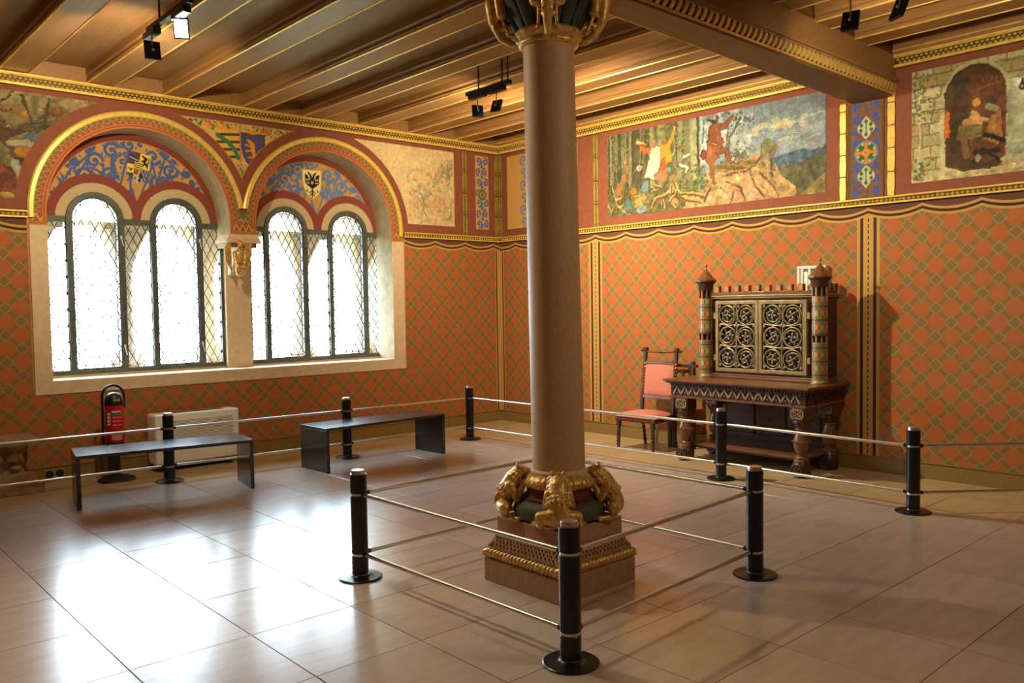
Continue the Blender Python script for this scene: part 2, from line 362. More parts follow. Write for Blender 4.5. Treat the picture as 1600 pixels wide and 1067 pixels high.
# ------------------------------------------------------------------ wall painter (pigment stored per vertex on a fine flat grid)
def vnoise(h, w_, cell, seed=0, oct=3):
    r = np.random.default_rng(seed); out = np.zeros((h, w_)); amp = 1; tot = 0
    for o in range(oct):
        c = max(1.5, cell/2**o); gh, gw = int(h/c)+3, int(w_/c)+3; g = r.random((gh, gw))
        y = np.arange(h)/c; x = np.arange(w_)/c; yi = y.astype(int); xi = x.astype(int); fy = (y-yi)[:, None]; fx = (x-xi)[None]
        fy = fy*fy*(3-2*fy); fx = fx*fx*(3-2*fx)
        a = g[yi][:, xi]; b = g[yi][:, xi+1]; c_ = g[yi+1][:, xi]; d = g[yi+1][:, xi+1]
        out += amp*((a*(1-fx)+b*fx)*(1-fy)+(c_*(1-fx)+d*fx)*fy); tot += amp; amp *= .55
    return out/tot
class Canvas:
    """metric canvas: u to the right, v upward, colours sRGB 0-255"""
    def __init__(s, W, H, res, c=(150, 66, 44), u0=0, v0=0):
        s.nu = max(2, int(round(W/res))+1); s.nv = max(2, int(round(H/res))+1); s.u0, s.v0, s.W, s.H = u0, v0, W, H
        s.U, s.V = np.meshgrid(np.linspace(u0, u0+W, s.nu), np.linspace(v0, v0+H, s.nv)); s.res = res
        s.img = np.ones((s.nv, s.nu, 3))*np.array(c, float); s.k = 0
    def put(s, m, c, a=1):
        m = m.astype(float)[..., None]*a; s.img = s.img*(1-m)+np.array(c, float)*m
    def soft(s, m, c): s.img = s.img*(1-m[..., None])+np.array(c, float)*m[..., None]
    def _box(s, us, vs, pad): 
        i0 = max(0, int((min(us)-pad-s.u0)/s.W*(s.nu-1))); i1 = min(s.nu, int((max(us)+pad-s.u0)/s.W*(s.nu-1))+2)
        j0 = max(0, int((min(vs)-pad-s.v0)/s.H*(s.nv-1))); j1 = min(s.nv, int((max(vs)+pad-s.v0)/s.H*(s.nv-1))+2)
        return slice(j0, max(j0, j1)), slice(i0, max(i0, i1))
    def sub(s, b, m, c, a=1):
        m = m.astype(float)[..., None]*a; s.img[b] = s.img[b]*(1-m)+np.array(c, float)*m
    def ell(s, u, v, ru, rv, c, a=1, rot=0):
        b = s._box([u-max(ru, rv), u+max(ru, rv)], [v-max(ru, rv), v+max(ru, rv)], .01); du = s.U[b]-u; dv = s.V[b]-v; cr, sr = math.cos(rot), math.sin(rot)
        x = (du*cr+dv*sr)/ru; y = (-du*sr+dv*cr)/rv; s.sub(b, np.clip((1.0-(x*x+y*y))*3, 0, 1), c, a)
    def stroke(s, pts, w_, c, a=1):
        n = len(pts)
        ws = w_ if isinstance(w_, (list, tuple)) else [w_]*n
        for i in range(n-1):
            (u0, v0), (u1, v1) = pts[i], pts[i+1]; W0, W1 = ws[i], ws[i+1]
            b = s._box([u0, u1], [v0, v1], max(W0, W1)+s.res); U = s.U[b]-u0; V = s.V[b]-v0; L2 = (u1-u0)**2+(v1-v0)**2+1e-9
            t = np.clip((U*(u1-u0)+V*(v1-v0))/L2, 0, 1); d = np.hypot(U-t*(u1-u0), V-t*(v1-v0))
            s.sub(b, np.clip((W0+(W1-W0)*t-d)/s.res+.5, 0, 1), c, a)
    def poly(s, pts, c, a=1, tex=0):
        us = [p[0] for p in pts]; vs = [p[1] for p in pts]; b = s._box(us, vs, .01); U = s.U[b]; V = s.V[b]; ins = np.zeros(U.shape, bool)
        n = len(pts)
        for i in range(n):
            (x0, y0), (x1, y1) = pts[i], pts[(i+1) % n]
            if y0 == y1: continue
            k = ((y0 > V) != (y1 > V)) & (U < (x1-x0)*(V-y0)/(y1-y0)+x0); ins ^= k
        s.sub(b, ins, c, a)
        if tex:
            s.k += 1; nzz = vnoise(ins.shape[0], ins.shape[1], tex, 100+s.k)-.5; s.img[b] = np.clip(s.img[b]*(1+nzz[..., None]*.7*ins[..., None]), 0, 255)
    def grain(s, cell, amt, seed, stretch=None):
        nzz = vnoise(s.nv, s.nu, cell, seed)-.5
        s.img = np.clip(s.img*(1+nzz[..., None]*amt), 0, 255)
def painterly(cv, warp=2.2, seed=0, outline=.35):
    """brush-like edges: jitter the drawing locally, model it with darker contours and broken colour"""
    h, w_ = cv.nv, cv.nu; J, I = np.mgrid[0:h, 0:w_]
    for c, k in ((7, 1.0), (3, .55)):
        dx = (vnoise(h, w_, c, seed+1)-.5)*2*warp*k*2; dy = (vnoise(h, w_, c, seed+2)-.5)*2*warp*k*2; seed += 5
        cv.img = cv.img[np.clip((J+dy).round().astype(int), 0, h-1), np.clip((I+dx).round().astype(int), 0, w_-1)]
    g = cv.img.mean(2); e = np.abs(np.roll(g, 1, 1)-g)+np.abs(np.roll(g, 1, 0)-g); e[0] = 0; e[:, 0] = 0
    cv.img = cv.img*(1-np.clip(e/70, 0, 1)*outline)[..., None]
    sh = (np.roll(g, 3, 0)-np.roll(g, -3, 0))*.10; cv.img = np.clip(cv.img+sh[..., None], 0, 255)
    for q in range(3): cv.img[..., q] = np.clip(cv.img[..., q]*(1+(vnoise(h, w_, 6, seed+9+q)-.5)*.22), 0, 255)
def paint_grid(name, parent, P, img, mask=None):
    nv, nu = img.shape[:2]
    idx = np.arange(nv*nu).reshape(nv, nu); q = np.stack([idx[:-1, :-1], idx[:-1, 1:], idx[1:, 1:], idx[1:, :-1]], -1).reshape(-1, 4)
    if mask is not None:
        mk = mask[:-1, :-1] & mask[:-1, 1:] & mask[1:, 1:] & mask[1:, :-1]; q = q[mk.reshape(-1)]
    used = np.unique(q); rem = -np.ones(nv*nu, int); rem[used] = np.arange(len(used)); q = rem[q]
    pts = P.reshape(-1, 3)[used]; col = img.reshape(-1, 3)[used]/255; col = np.where(col <= .04045, col/12.92, ((col+.055)/1.055)**2.4)
    me = bpy.data.meshes.new(name); me.vertices.add(len(pts)); me.vertices.foreach_set('co', pts.astype('f').ravel())
    me.loops.add(len(q)*4); me.loops.foreach_set('vertex_index', q.astype('i').ravel())
    me.polygons.add(len(q)); me.polygons.foreach_set('loop_start', np.arange(0, len(q)*4, 4, dtype='i')); me.polygons.foreach_set('loop_total', np.full(len(q), 4, 'i'))
    me.update(calc_edges=True)
    a = me.color_attributes.new('Col', 'FLOAT_COLOR', 'POINT'); a.data.foreach_set('color', np.concatenate([col, np.ones((len(col), 1))], 1).astype('f').ravel())
    me.materials.append(M['paint']); return link_mesh(name, me, None, parent)
def place_L(cv, y=-.004):                      # canvas u = world x, v = world z, faces -y
    return np.stack([cv.U, np.full_like(cv.U, y), cv.V], -1)
def place_R(cv, x=-.004):                      # canvas u = -world y, faces -x
    return np.stack([np.full_like(cv.U, x), -cv.U, cv.V], -1)
OCH, BLU, BLU2, GRN, MAR, LEAF = (204, 156, 84), (78, 100, 158), (100, 130, 178), (74, 102, 66), (138, 76, 54), (122, 116, 48)
def spiral(cv, u, v, r, turns, a0, sgn, w_, c, leafs=True):
    pts = []; n = int(26*turns)
    for i in range(n+1):
        t = i/n; a = a0+sgn*turns*2*math.pi*t; rr = r*(1-t*.86); pts.append((u+rr*math.cos(a), v+rr*math.sin(a)))
    cv.stroke(pts, [w_*(1.25-.5*i/n) for i in range(n+1)], c)
    if leafs:
        cv.ell(u, v, r*.26, r*.2, c)
        for k in range(4):
            a = a0+sgn*(.6+k*1.4); cv.ell(u+r*1.08*math.cos(a), v+r*1.08*math.sin(a), r*.24, r*.11, c, 1, a+sgn*.9)

# ------------------------------------------------------------------ window wall with its arched openings
C1, C2, RO, ZS = -4.89, -2.755, .915, 2.606        # big arches: centres, radius, springing
def arc(cx, cz, r, a0, a1, n): return [(cx+r*math.cos(R_(a0+(a1-a0)*i/n)), cz+r*math.sin(R_(a0+(a1-a0)*i/n))) for i in range(n+1)]
hole = [(C1-RO, .975), (C2+RO, .975)]+arc(C2, ZS, RO, 0, 180, 40)+[(C2-RO, 2.34), (C1+RO, 2.34)]+arc(C1, ZS, RO, 0, 180, 40)
mb = MB(); mb.side_mi = 1
mb.prism([(-9.6, -.1), (.35, -.1), (.35, 4.2), (-9.6, 4.2)], [hole], FL, 0.0, .35)
wl = mb.build('wall_left', [M['plaster_red'], M['grey_stone']]); tag(wl, kind='structure')
# set-back window wall: pier, arched heads round each light
LIGHTS = ((-5.271, -4.437), (-3.128, -2.270)); WX = ((-5.785, -3.922), (-3.617, -1.792))
def win_hole(i):
    a, b = WX[i]; l0, l1 = LIGHTS[i]; t = 2.600; k = .283
    h = [(a, 1.0), (b, 1.0), (b, t), (l1+k, t)]+arc(l1, 2.596, k, 0, 180, 24)[1:-1]+[(l1-k, t), (l0+k, t)]+arc(l0, 2.596, k, 0, 180, 24)[1:-1]+[(l0-k, t), (a, t)]
    return h
mb = MB(); mb.prism([(-6.3, .6), (-1.3, .6), (-1.3, 3.9), (-6.3, 3.9)], [win_hole(0), win_hole(1)], FL, .352, .46)
mb.build('window_tympanum_wall', M['beige_stone'], wl)
mb = MB(); mb.box(C1-RO-.003, C2+RO+.003, -.004, .36, .90, .976); mb.build('window_sill', M['beige_stone'], wl, bev=.004)
mb = MB(); mb.box(-3.922, -3.617, .29, .352, .976, 2.62); mb.build('window_pier', M['beige_stone'], wl, bev=.006)
# stone surround below the painted arches
for a, b, z0, z1 in ((-5.962, C1-RO, .9765, 2.482), (C2+RO, -1.660, .9765, 2.482), (-5.962, -1.660, .845, .976)):
    mb = MB(); mb.box(a, b, -.012, -.0005, z0, z1); mb.build('stone_surround', M['beige_stone'], wl, bev=.002)
# cloth-patterned wall panels
mb = MB()
for a, b, z0, z1 in ((-9.6, -5.964, .147, 2.545), (-1.657, 0, .147, 2.545), (-5.964, -1.657, .147, .843)): mb.box(a, b, -.004, .001, z0, z1)
mb.build('wall_cloth', M['paper_L'], wl)
mb = MB(); mb.box(-1.659, -1.640, -.006, 0, .843, 2.54); mb.box(-5.98, -5.964, -.006, 0, .843, 2.54); mb.build('painted_edge_line', M['orange_inlay'], wl)

# painted arch bands: polar canvases (angle along u, radius along v)
def arch_band(cx, a0, a1, mate=False):
    nu, nv = 340, 20; A = np.linspace(R_(a0), R_(a1), nu); Rr = np.linspace(.915, 1.028, nv); AA, RR = np.meshgrid(A, Rr)
    img = np.ones((nv, nu, 3))*np.array((166, 74, 46)); d = RR-.915
    img[d < .012] = (196, 128, 62); img[(d >= .012) & (d < .03)] = (178, 84, 50); img[(d >= .03) & (d < .038)] = (204, 150, 80)
    zz = (d-.044)/.068; t = (AA*16.2) % 1; tri = 1-np.abs(t*2-1); inb = (d > .044) & (d < .112)
    img[inb & (zz < tri)] = (160, 88, 52); img[inb & (zz >= tri)] = (112, 110, 66); img[inb & (np.abs(zz-tri) < .13)] = (196, 146, 84)
    img[d >= .112] = (190, 120, 60)
    P = np.stack([cx+RR*np.cos(AA), np.full_like(AA, -.004), ZS+RR*np.sin(AA)], -1)
    mk = (P[..., 0] < -3.822) if mate else (P[..., 0] > -3.822)
    paint_grid('painted_zigzag_band', wl, P, img, mk)
arch_band(C1, 0, 184, True); arch_band(C2, -4, 180)
def zig_foot(x0, x1, z0, z1):
    cv = Canvas(x1-x0, z1-z0, .006, (176, 88, 50), x0, z0); e = np.minimum.reduce([cv.U-x0, x1-cv.U, cv.V-z0, cv.V*0+1])
    cv.put(e < .014, (196, 128, 62)); cv.put((e > .026) & (e < .033), (204, 150, 80))
    t = ((cv.U-x0-.035)/.072) % 1; zz = (cv.V-z0-.04)/.07; tri = 1-np.abs(t*2-1); ins = (e > .036)
    cv.put(ins & (zz < tri), (112, 110, 66)); cv.put(ins & (zz >= tri), (172, 90, 48)); cv.put(ins & (np.abs(zz-tri) < .2), (212, 164, 88))
    paint_grid('painted_band_foot', wl, place_L(cv, -.005), cv.img)
zig_foot(-5.97, C1-RO, 2.482, 2.606); zig_foot(C2+RO, -1.668, 2.482, 2.606); zig_foot(C1+RO, C2-RO, 2.482, 2.606)
cv = Canvas(.11, .115, .005, (112, 110, 66), -3.877, 2.606); cv.stroke([(-3.87, 2.61), (-3.845, 2.66), (-3.822, 2.61), (-3.80, 2.66), (-3.772, 2.61)], .006, (196, 146, 84)); paint_grid('painted_band_foot', wl, place_L(cv, -.0035), cv.img)
# gilded roll mouldings over the arches, cut into leafed lengths
def arch_moulding(cx, a0, a1):
    n = 44
    for k in range(n):
        aa, ab = a0+(a1-a0)*k/n, a0+(a1-a0)*(k+1)/n
        m_ = MB(); prof = [(1.026, 0), (1.026, -.022), (1.036, -.030), (1.068, -.030), (1.084, -.020), (1.086, 0)]; vs = []; S = 3
        for i in range(S+1):
            a = R_(aa+(ab-aa)*(i/S)*.985)
            vs += [(cx+r*math.cos(a), y, ZS+r*math.sin(a)) for r, y in prof]
        q = len(prof); fs = [(i*q+j, i*q+j+1, (i+1)*q+j+1, (i+1)*q+j) for i in range(S) for j in range(q-1)]+[tuple(range(q)), tuple(S*q+j for j in range(q-1, -1, -1))]
        m_.add(vs, fs); m_.build('gilded_arch_length', M['gold_leaf'], wl)
arch_moulding(C1, 9, 183); arch_moulding(C2, -3, 171)

# tympanum paintings (set back inside each arch)
SHW, SHB = (236, 208, 118), (30, 30, 28)
def shield_shape(u, v, w_, h, lean=0, bulge=.12):
    pts = [(-.5, .5), (.5, .5), (.5, .1), (.44, -.15), (.3, -.36), (0, -.5), (-.3, -.36), (-.44, -.15), (-.5, .1)]
    return [(u+a*w_*1+b*h*lean, v+b*h-a*w_*.0) for a, b in pts]
def rot_pts(pts, u, v, a):
    c, s_ = math.cos(a), math.sin(a); return [(u+(x-u)*c-(y-v)*s_, v+(x-u)*s_+(y-v)*c) for x, y in pts]
def tympanum(cx, lights, which):
    cv = Canvas(1.84, .94, .0062, OCH, cx-.92, 2.60); cv.grain(14, .14, 5)
    rr = np.hypot(cv.U-cx, cv.V-ZS)
    top = (lights[0]+lights[1])/2
    # scrolls
    rnd = random.Random(4+which); B = BLU if which == 0 else BLU2
    S = [(-.62, .30, .085, 1), (-.46, .44, .085, -1), (-.37, .60, .085, 1), (-.22, .47, .085, -1), (-.20, .72, .085, 1), (-.17, .26, .075, -1), (.62, .26, .08, -1), (.50, .40, .09, 1), (.40, .57, .085, -1), (.27, .42, .08, 1), (.22, .70, .085, -1), (-.02, .80, .07, 1), (.02, .14, .07, -1), (-.02, .26, .05, 1), (.73, .12, .05, 1), (-.72, .16, .05, -1), (.19, .27, .06, -1), (.36, .74, .045, 1), (-.40, .73, .05, -1), (.57, .55, .045, -1), (-.57, .56, .045, 1)]
    prev = {}
    for du, dv, r, sg in S:
        side = 1 if du > 0 else -1
        if side in prev: cv.stroke([prev[side], (cx+du*.97, ZS+dv*.97-.02)], .011, B)
        prev[side] = (cx+du, ZS+dv-r)
        spiral(cv, cx+du, ZS+dv, r, 1.35, 1.2*sg+du*3, sg, .0135, B)
    cv.stroke([(top, 2.70), (cx-.01, 2.95)], [.03, .012], B)
    for k in range(120):
        a = rnd.uniform(.16, 2.98); q = rnd.uniform(.42, .835); u_, v_ = cx+q*math.cos(a), ZS+q*math.sin(a)
        if min(abs(u_-cx-S_[0])**2+abs(v_-ZS-S_[1])**2-(S_[2]*.8)**2 for S_ in S) < 0: continue
        r_ = rnd.uniform(.018, .034); spiral(cv, u_, v_, r_, .9, rnd.uniform(0, 6), rnd.choice([-1, 1]), .009, B, False)
    for k in range(70):
        a = rnd.uniform(.2, 2.95); q = rnd.uniform(.42, .84); cv.ell(cx+q*math.cos(a), ZS+q*math.sin(a), .02, .009, B, 1, rnd.uniform(0, 3))
    # shields
    if which == 0:
        su, sv, wd, h = -4.822, 3.165, .225, .335; an = -.16; sh = rot_pts(shield_shape(su, sv, wd, h), su, sv, an)
        cv.poly(sh, (170, 160, 140)); Rt = lambda pts: rot_pts([(su+a*wd, sv+b*h) for a, b in pts], su, sv, an)
        cv.poly(Rt([(-.5, .5), (0, .5), (0, .1), (-.5, .1)]), (66, 60, 92))
        for k in range(3): cv.stroke(Rt([(-.44, .44-k*.13), (-.06, .38-k*.13)]), .006, (150, 60, 50) if k % 2 == 0 else (190, 184, 180))
        cv.poly(Rt([(0, .5), (.5, .5), (.5, .02), (0, .02)]), (240, 208, 84))
        cv.stroke(Rt([(.12, .42), (.28, .36), (.22, .24), (.36, .16), (.40, .08)]), [.008, .014, .012, .012, .006], SHB); cv.stroke(Rt([(.12, .26), (.22, .28)]), .008, SHB); cv.stroke(Rt([(.18, .12), (.26, .2)]), .007, SHB); cv.stroke(Rt([(.43, .38), (.42, .24), (.34, .2)]), .005, SHB)
        cv.poly(Rt([(-.5, .1), (-.2, .1), (-.2, -.18), (-.49, -.18)]), (240, 210, 100)); cv.stroke(Rt([(-.42, -.04), (-.34, -.1), (-.28, -.04)]), .006, SHB)
        cv.poly(Rt([(-.47, -.18), (-.2, -.18), (-.2, -.42), (-.36, -.3)]), (52, 92, 54))
        cv.poly(Rt([(-.2, -.06), (.08, -.06), (.06, -.46), (-.16, -.42)]), (196, 190, 180)); cv.poly(Rt([(-.2, -.06), (.02, -.06), (.0, -.2), (-.18, -.2)]), (176, 62, 40)); cv.poly(Rt([(-.14, -.26), (-.04, -.26), (-.05, -.38), (-.13, -.38)]), (186, 70, 44))
        cv.poly(Rt([(.08, -.02), (.5, -.02), (.44, -.18), (.3, -.38), (.08, -.46)]), (158, 160, 160)); cv.stroke(Rt([(.22, -.02), (.40, -.26)]), .008, (52, 62, 92)); cv.stroke(Rt([(.12, -.1), (.33, -.36)]), .008, (52, 62, 92)); cv.stroke(Rt([(.36, -.02), (.47, -.14)]), .007, (52, 62, 92))
        cv.poly(Rt([(-.2, .2), (.16, .2), (.16, -.06), (-.2, -.06)]), (244, 216, 90))
        for k in range(4): cv.stroke(Rt([(-.19, .165-k*.065), (.15, .165-k*.065)]), .0045, SHB)
        cv.ell(su+.02, sv-.08, .02, .028, SHB); cv.ell(su+.005, sv-.125, .016, .02, SHB)
    else:
        su, sv, wd, h = -2.757, 3.172, .262, .36; an = .03; sh = rot_pts(shield_shape(su, sv, wd, h), su, sv, an); cv.poly(sh, (244, 226, 150)); cv.stroke(sh+[sh[0]], .006, (196, 160, 80))
        P_ = lambda a, b: (su+a*wd, sv+b*h)
        cv.poly([P_(-.38, .36), P_(-.22, .30), P_(-.12, .16), P_(.12, .16), P_(.22, .30), P_(.38, .36), P_(.36, .02), P_(.16, -.08), P_(0, -.16), P_(-.16, -.08), P_(-.36, .02)], SHB)
        cv.stroke([P_(-.04, .14), P_(-.08, .3), P_(-.2, .4)], [.018, .012, .008], SHB); cv.stroke([P_(.04, .14), P_(.08, .3), P_(.2, .4)], [.018, .012, .008], SHB)
        for a in (-.28, -.18, .18, .28):
            cv.ell(*P_(a, .16), .011, .014, (226, 206, 140)); cv.ell(*P_(a, .05), .010, .012, (226, 206, 140))
        cv.ell(*P_(0, .06), .018, .024, (190, 184, 190)); cv.stroke([P_(0, -.1), P_(0, -.42)], .008, SHB)
        for k in (-1, 1):
            cv.stroke([P_(0, -.2), P_(.16*k, -.3)], .005, SHB); cv.stroke([P_(0, -.28), P_(.12*k, -.38)], .005, SHB); cv.stroke([P_(.24*k, -.18), P_(.3*k, -.24), P_(.24*k, -.26)], .005, SHB)
    cv.put(rr > .845, (132, 64, 46)); cv.put((rr > .836) & (rr < .845), (196, 128, 62))
    mask = (rr < .917)
    for l in lights:
        q = np.hypot(cv.U-l, cv.V-2.596); cv.put(q < .470, (142, 70, 54)); cv.put(q < .378, (204, 182, 142)); mask &= q > .283
    lo = (cv.V < 2.66) & (np.abs(np.abs(cv.U-lights[0]) < .47) | (np.abs(cv.U-lights[1]) < .47))
    paint_grid('tympanum_painting', wl, place_L(cv, .347), cv.img, mask)
tympanum(C1, LIGHTS[0], 0); tympanum(C2, LIGHTS[1], 1)

# spandrel painting between the arches: fruit garlands and two crowned shields
def spandrel():
    cv = Canvas(1.36, .80, .006, (214, 176, 104), -4.50, 2.93); cv.grain(10, .15, 9); U, V = cv.U, cv.V
    rnd = random.Random(3)
    for k in range(150):
        u = rnd.uniform(-4.45, -3.2); v = 3.72-abs(rnd.gauss(0, .055))-.02
        if abs(u+3.82) < .05: continue
        cv.ell(u, v, .018, .011, rnd.choice([(60, 112, 74), (48, 92, 66), (88, 128, 70), (120, 130, 70)]), .9, rnd.uniform(0, 3))
    for k in range(16): cv.ell(rnd.choice([-1, 1])*rnd.uniform(.16, .46)-3.83, 3.70-rnd.uniform(0, .10), .022, .024, rnd.choice([(222, 130, 44), (232, 160, 56), (204, 92, 44)]))
    for k in range(46): cv.ell(-3.83+rnd.gauss(0, .03), rnd.uniform(2.98, 3.26), .014, .010, rnd.choice([(60, 112, 74), (72, 110, 150), (206, 150, 70), (92, 134, 74)]), .9, rnd.uniform(0, 3))
    cv.stroke([(-3.83, 3.70), (-3.835, 3.3)], [.012, .018], (206, 132, 96))
    sh = shield_shape(-3.975, 3.44, .26, .36); cv.poly(sh, (232, 176, 62))
    for k in range(4): cv.stroke([(-4.10, 3.565-k*.082), (-3.85, 3.59-k*.082)], .014, (58, 70, 52))
    cv.stroke([(-4.09, 3.56), (-3.98, 3.50), (-3.90, 3.42), (-3.86, 3.33)], .024, (62, 124, 92))
    sh = shield_shape(-3.68, 3.43, .27, .37); cv.poly(sh, (84, 84, 116)); cv.stroke(sh+[sh[0]], .007, (56, 60, 90))
    cv.stroke([(-3.74, 3.54), (-3.69, 3.50), (-3.68, 3.42), (-3.66, 3.34), (-3.70, 3.29)], [.014, .026, .022, .016, .008], (232, 158, 48))
    for a, b in (((-3.70, 3.47), (-3.77, 3.49)), ((-3.69, 3.43), (-3.77, 3.42)), ((-3.67, 3.36), (-3.74, 3.35)), ((-3.65, 3.38), (-3.60, 3.44))): cv.stroke([a, b], .009, (232, 158, 48))
    for cx_ in (-3.97, -3.68):
        cv.stroke([(cx_-.09, 3.645), (cx_, 3.625), (cx_+.09, 3.645)], .016, (228, 160, 48))
        for k in (-.08, -.03, .03, .08): cv.ell(cx_+k, 3.672, .011, .014, (236, 180, 70))
    d1 = np.hypot(U-C1, V-ZS); d2 = np.hypot(U-C2, V-ZS); e = np.minimum(np.minimum(d1-1.168, d2-1.178), 3.722-V)
    cv.put(e < .012, (196, 132, 76))
    paint_grid('spandrel_painting', wl, place_L(cv), cv.img, e > 0)
spandrel()

# left fresco: crowd of riders (generic), half lost behind the first arch
def crowd(cv, seed, n, cols, smin, smax, vmax=None):
    rnd = random.Random(seed)
    for k in range(n):
        u = cv.u0+rnd.random()*cv.W; v = cv.v0+rnd.random()*cv.H*(vmax or 1); s_ = rnd.uniform(smin, smax); c = rnd.choice(cols)
        cv.ell(u, v, s_, s_*rnd.uniform(.3, .9), c, .75, rnd.uniform(-1.6, 1.6))
        cv.ell(u+s_*.2, v+s_*.2, s_*.5, s_*.3, tuple(min(255, x*1.2+8) for x in c), .6, rnd.uniform(-1.6, 1.6))
        if k % 3 == 0: cv.stroke([(u-s_, v-s_*.4), (u+s_*rnd.uniform(.2, .8), v+s_*rnd.uniform(-.2, .5))], .004, tuple(x*.55 for x in c), .8)
def fresco_left():
    cv = Canvas(2.3, 1.02, .008, (132, 118, 76), -6.95, 2.715)
    crowd(cv, 5, 260, [(120, 104, 66), (96, 76, 50), (142, 92, 50), (150, 138, 100), (84, 66, 46), (110, 116, 110), (168, 122, 54)], .03, .10, .85)
    f = lambda a, b: (-6.6+a, 2.715+b)
    cv.poly([f(-.1, .78), f(.35, .86), (-5.1, 3.66), (-5.0, 3.74), (-6.95, 3.74), (-6.95, 3.6)], (158, 142, 96), .8, 8)
    cv.stroke([f(.30, .66), f(.46, .60), f(.60, .63)], [.06, .05, .02], (92, 60, 40)); cv.ell(*f(.30, .70), .07, .08, (84, 50, 34))          # brown horse
    cv.ell(*f(.72, .58), .10, .06, (94, 104, 122)); cv.ell(*f(.80, .72), .05, .05, (96, 84, 62))
    cv.stroke([f(.50, .52), f(.66, .54), f(.76, .44)], .035, (172, 160, 128)); cv.ell(*f(.62, .44), .09, .06, (182, 124, 48)); cv.ell(*f(.70, .36), .08, .05, (186, 128, 46))
    cv.stroke([f(.55, .34), f(.56, .2), f(.64, .06)], [.045, .04, .02], (164, 156, 130)); cv.stroke([f(.62, .60), f(.95, .80)], .006, (196, 180, 130))
    cv.poly([f(.28, .30), f(.52, .30), f(.58, .08), f(.30, .04)], (118, 62, 46), .85, 6); cv.ell(*f(.50, .035), .13, .025, (196, 160, 66))
    cv.stroke([f(.42, .86), f(.55, 1.0)], .006, (84, 78, 46)); cv.stroke([f(.7, .74), f(.62, .98)], .008, (84, 78, 46)); cv.stroke([f(.8, .72), f(.86, .98)], .006, (84, 78, 46))
    painterly(cv, 1.2, 300, .45); cv.grain(5, .4, 21); cv.grain(30, .25, 22); cv.img *= .92
    d = np.hypot(cv.U-C1, cv.V-ZS); paint_grid('fresco', wl, place_L(cv), cv.img, (d > 1.185) & (cv.V < 3.728))
fresco_left()
def fresco_faded():
    cv = Canvas(1.56, 1.01, .0065, (212, 188, 136), -2.36, 2.725); cv.grain(40, .10, 31)
    rnd = random.Random(8)
    for k in range(230):
        u = -1.16+rnd.gauss(0, .20); v = 3.05+rnd.gauss(0, .19)
        if u > -.83 or u < -1.62 or v < 2.75 or v > 3.45: continue
        s_ = rnd.uniform(.012, .045); cv.ell(u, v, s_, s_*.5, rnd.choice([(184, 152, 108), (172, 150, 112), (196, 160, 130), (150, 134, 94), (206, 174, 130), (190, 150, 120)]), .45, rnd.uniform(-1.6, 1.6))
    for p in (((-1.40, 3.16), (-1.30, 2.95)), ((-1.43, 3.10), (-1.31, 2.86)), ((-.86, 3.05), (-.92, 2.85)), ((-.85, 3.62), (-.93, 3.38)), ((-1.0, 2.84), (-.83, 2.80))): cv.stroke(p, [.014, .005], (224, 208, 170)); cv.stroke([(a+.015, b) for a, b in p], .003, (150, 128, 84))
    cv.ell(-1.20, 2.98, .07, .06, (216, 164, 84), .8); cv.ell(-1.19, 3.08, .045, .05, (214, 196, 158), .8); cv.ell(-1.02, 3.03, .06, .09, (198, 150, 124), .6, .4); cv.ell(-1.53, 3.38, .03, .03, (200, 150, 130), .6); cv.ell(-1.45, 3.26, .03, .05, (222, 204, 164), .6)
    for k in range(40): cv.ell(-.95+rnd.gauss(0, .09), 3.43+rnd.gauss(0, .06), .02, .012, (150, 140, 92), .5, rnd.uniform(0, 3))
    for k in range(8): cv.stroke([(-1.05+k*.03, 3.35+k*.02), (-1.0+k*.025, 3.5+rnd.random()*.15)], .003, (140, 124, 84), .6)
    painterly(cv, 2.0, 320, .4); cv.grain(4, .18, 33)
    d = np.hypot(cv.U-C2, cv.V-ZS); paint_grid('faded_fresco', wl, place_L(cv), cv.img, (d > 1.178) & (cv.V < 3.735) & (cv.U < -.805))
fresco_faded()
def ornament(name, parent, u0, u1, z0, z1, place, seed, bands=5, ground=OCH, medallions=((.36, .06),)):
    cv = Canvas(u1-u0, z1-z0, .0055, ground, u0, z0); W = u1-u0; H = z1-z0; cx = (u0+u1)/2; e = np.minimum.reduce([cv.U-u0, u1-cv.U, cv.V-z0, z1-cv.V])
    n = bands
    for k in range(n):
        for sg in (-1, 1):
            v = z0+(k+.5)*H/n; r = min(W*.22, H/n*.40)
            spiral(cv, cx+sg*W*.25, v, r, 1.2, 1.57*sg, sg*(1 if k % 2 else -1), .0105, BLU if seed % 2 else BLU2)
        cv.stroke([(cx, z0+k*H/n), (cx, z0+(k+.4)*H/n)], [.006, .012], BLU)
        cv.ell(cx, z0+k*H/n, W*.10, .03, BLU)
    for f_, r in medallions:
        v = z0+f_*H; cv.ell(cx, v, r*1.25, r*1.4, (180, 170, 110)); cv.ell(cx, v, r*1.1, r*1.25, (84, 112, 60)); cv.ell(cx, v, r*.55, r*.6, (200, 180, 120)); cv.ell(cx, v, r*.42, r*.46, (150, 58, 40))
    cv.put(e < .010, (206, 170, 100)); return paint_grid(name, parent, place(cv), cv.img)
ornament('ornament_panel', wl, -.428, -.193, 2.715, 3.732, place_L, 1, 7, medallions=((.47, .07),))
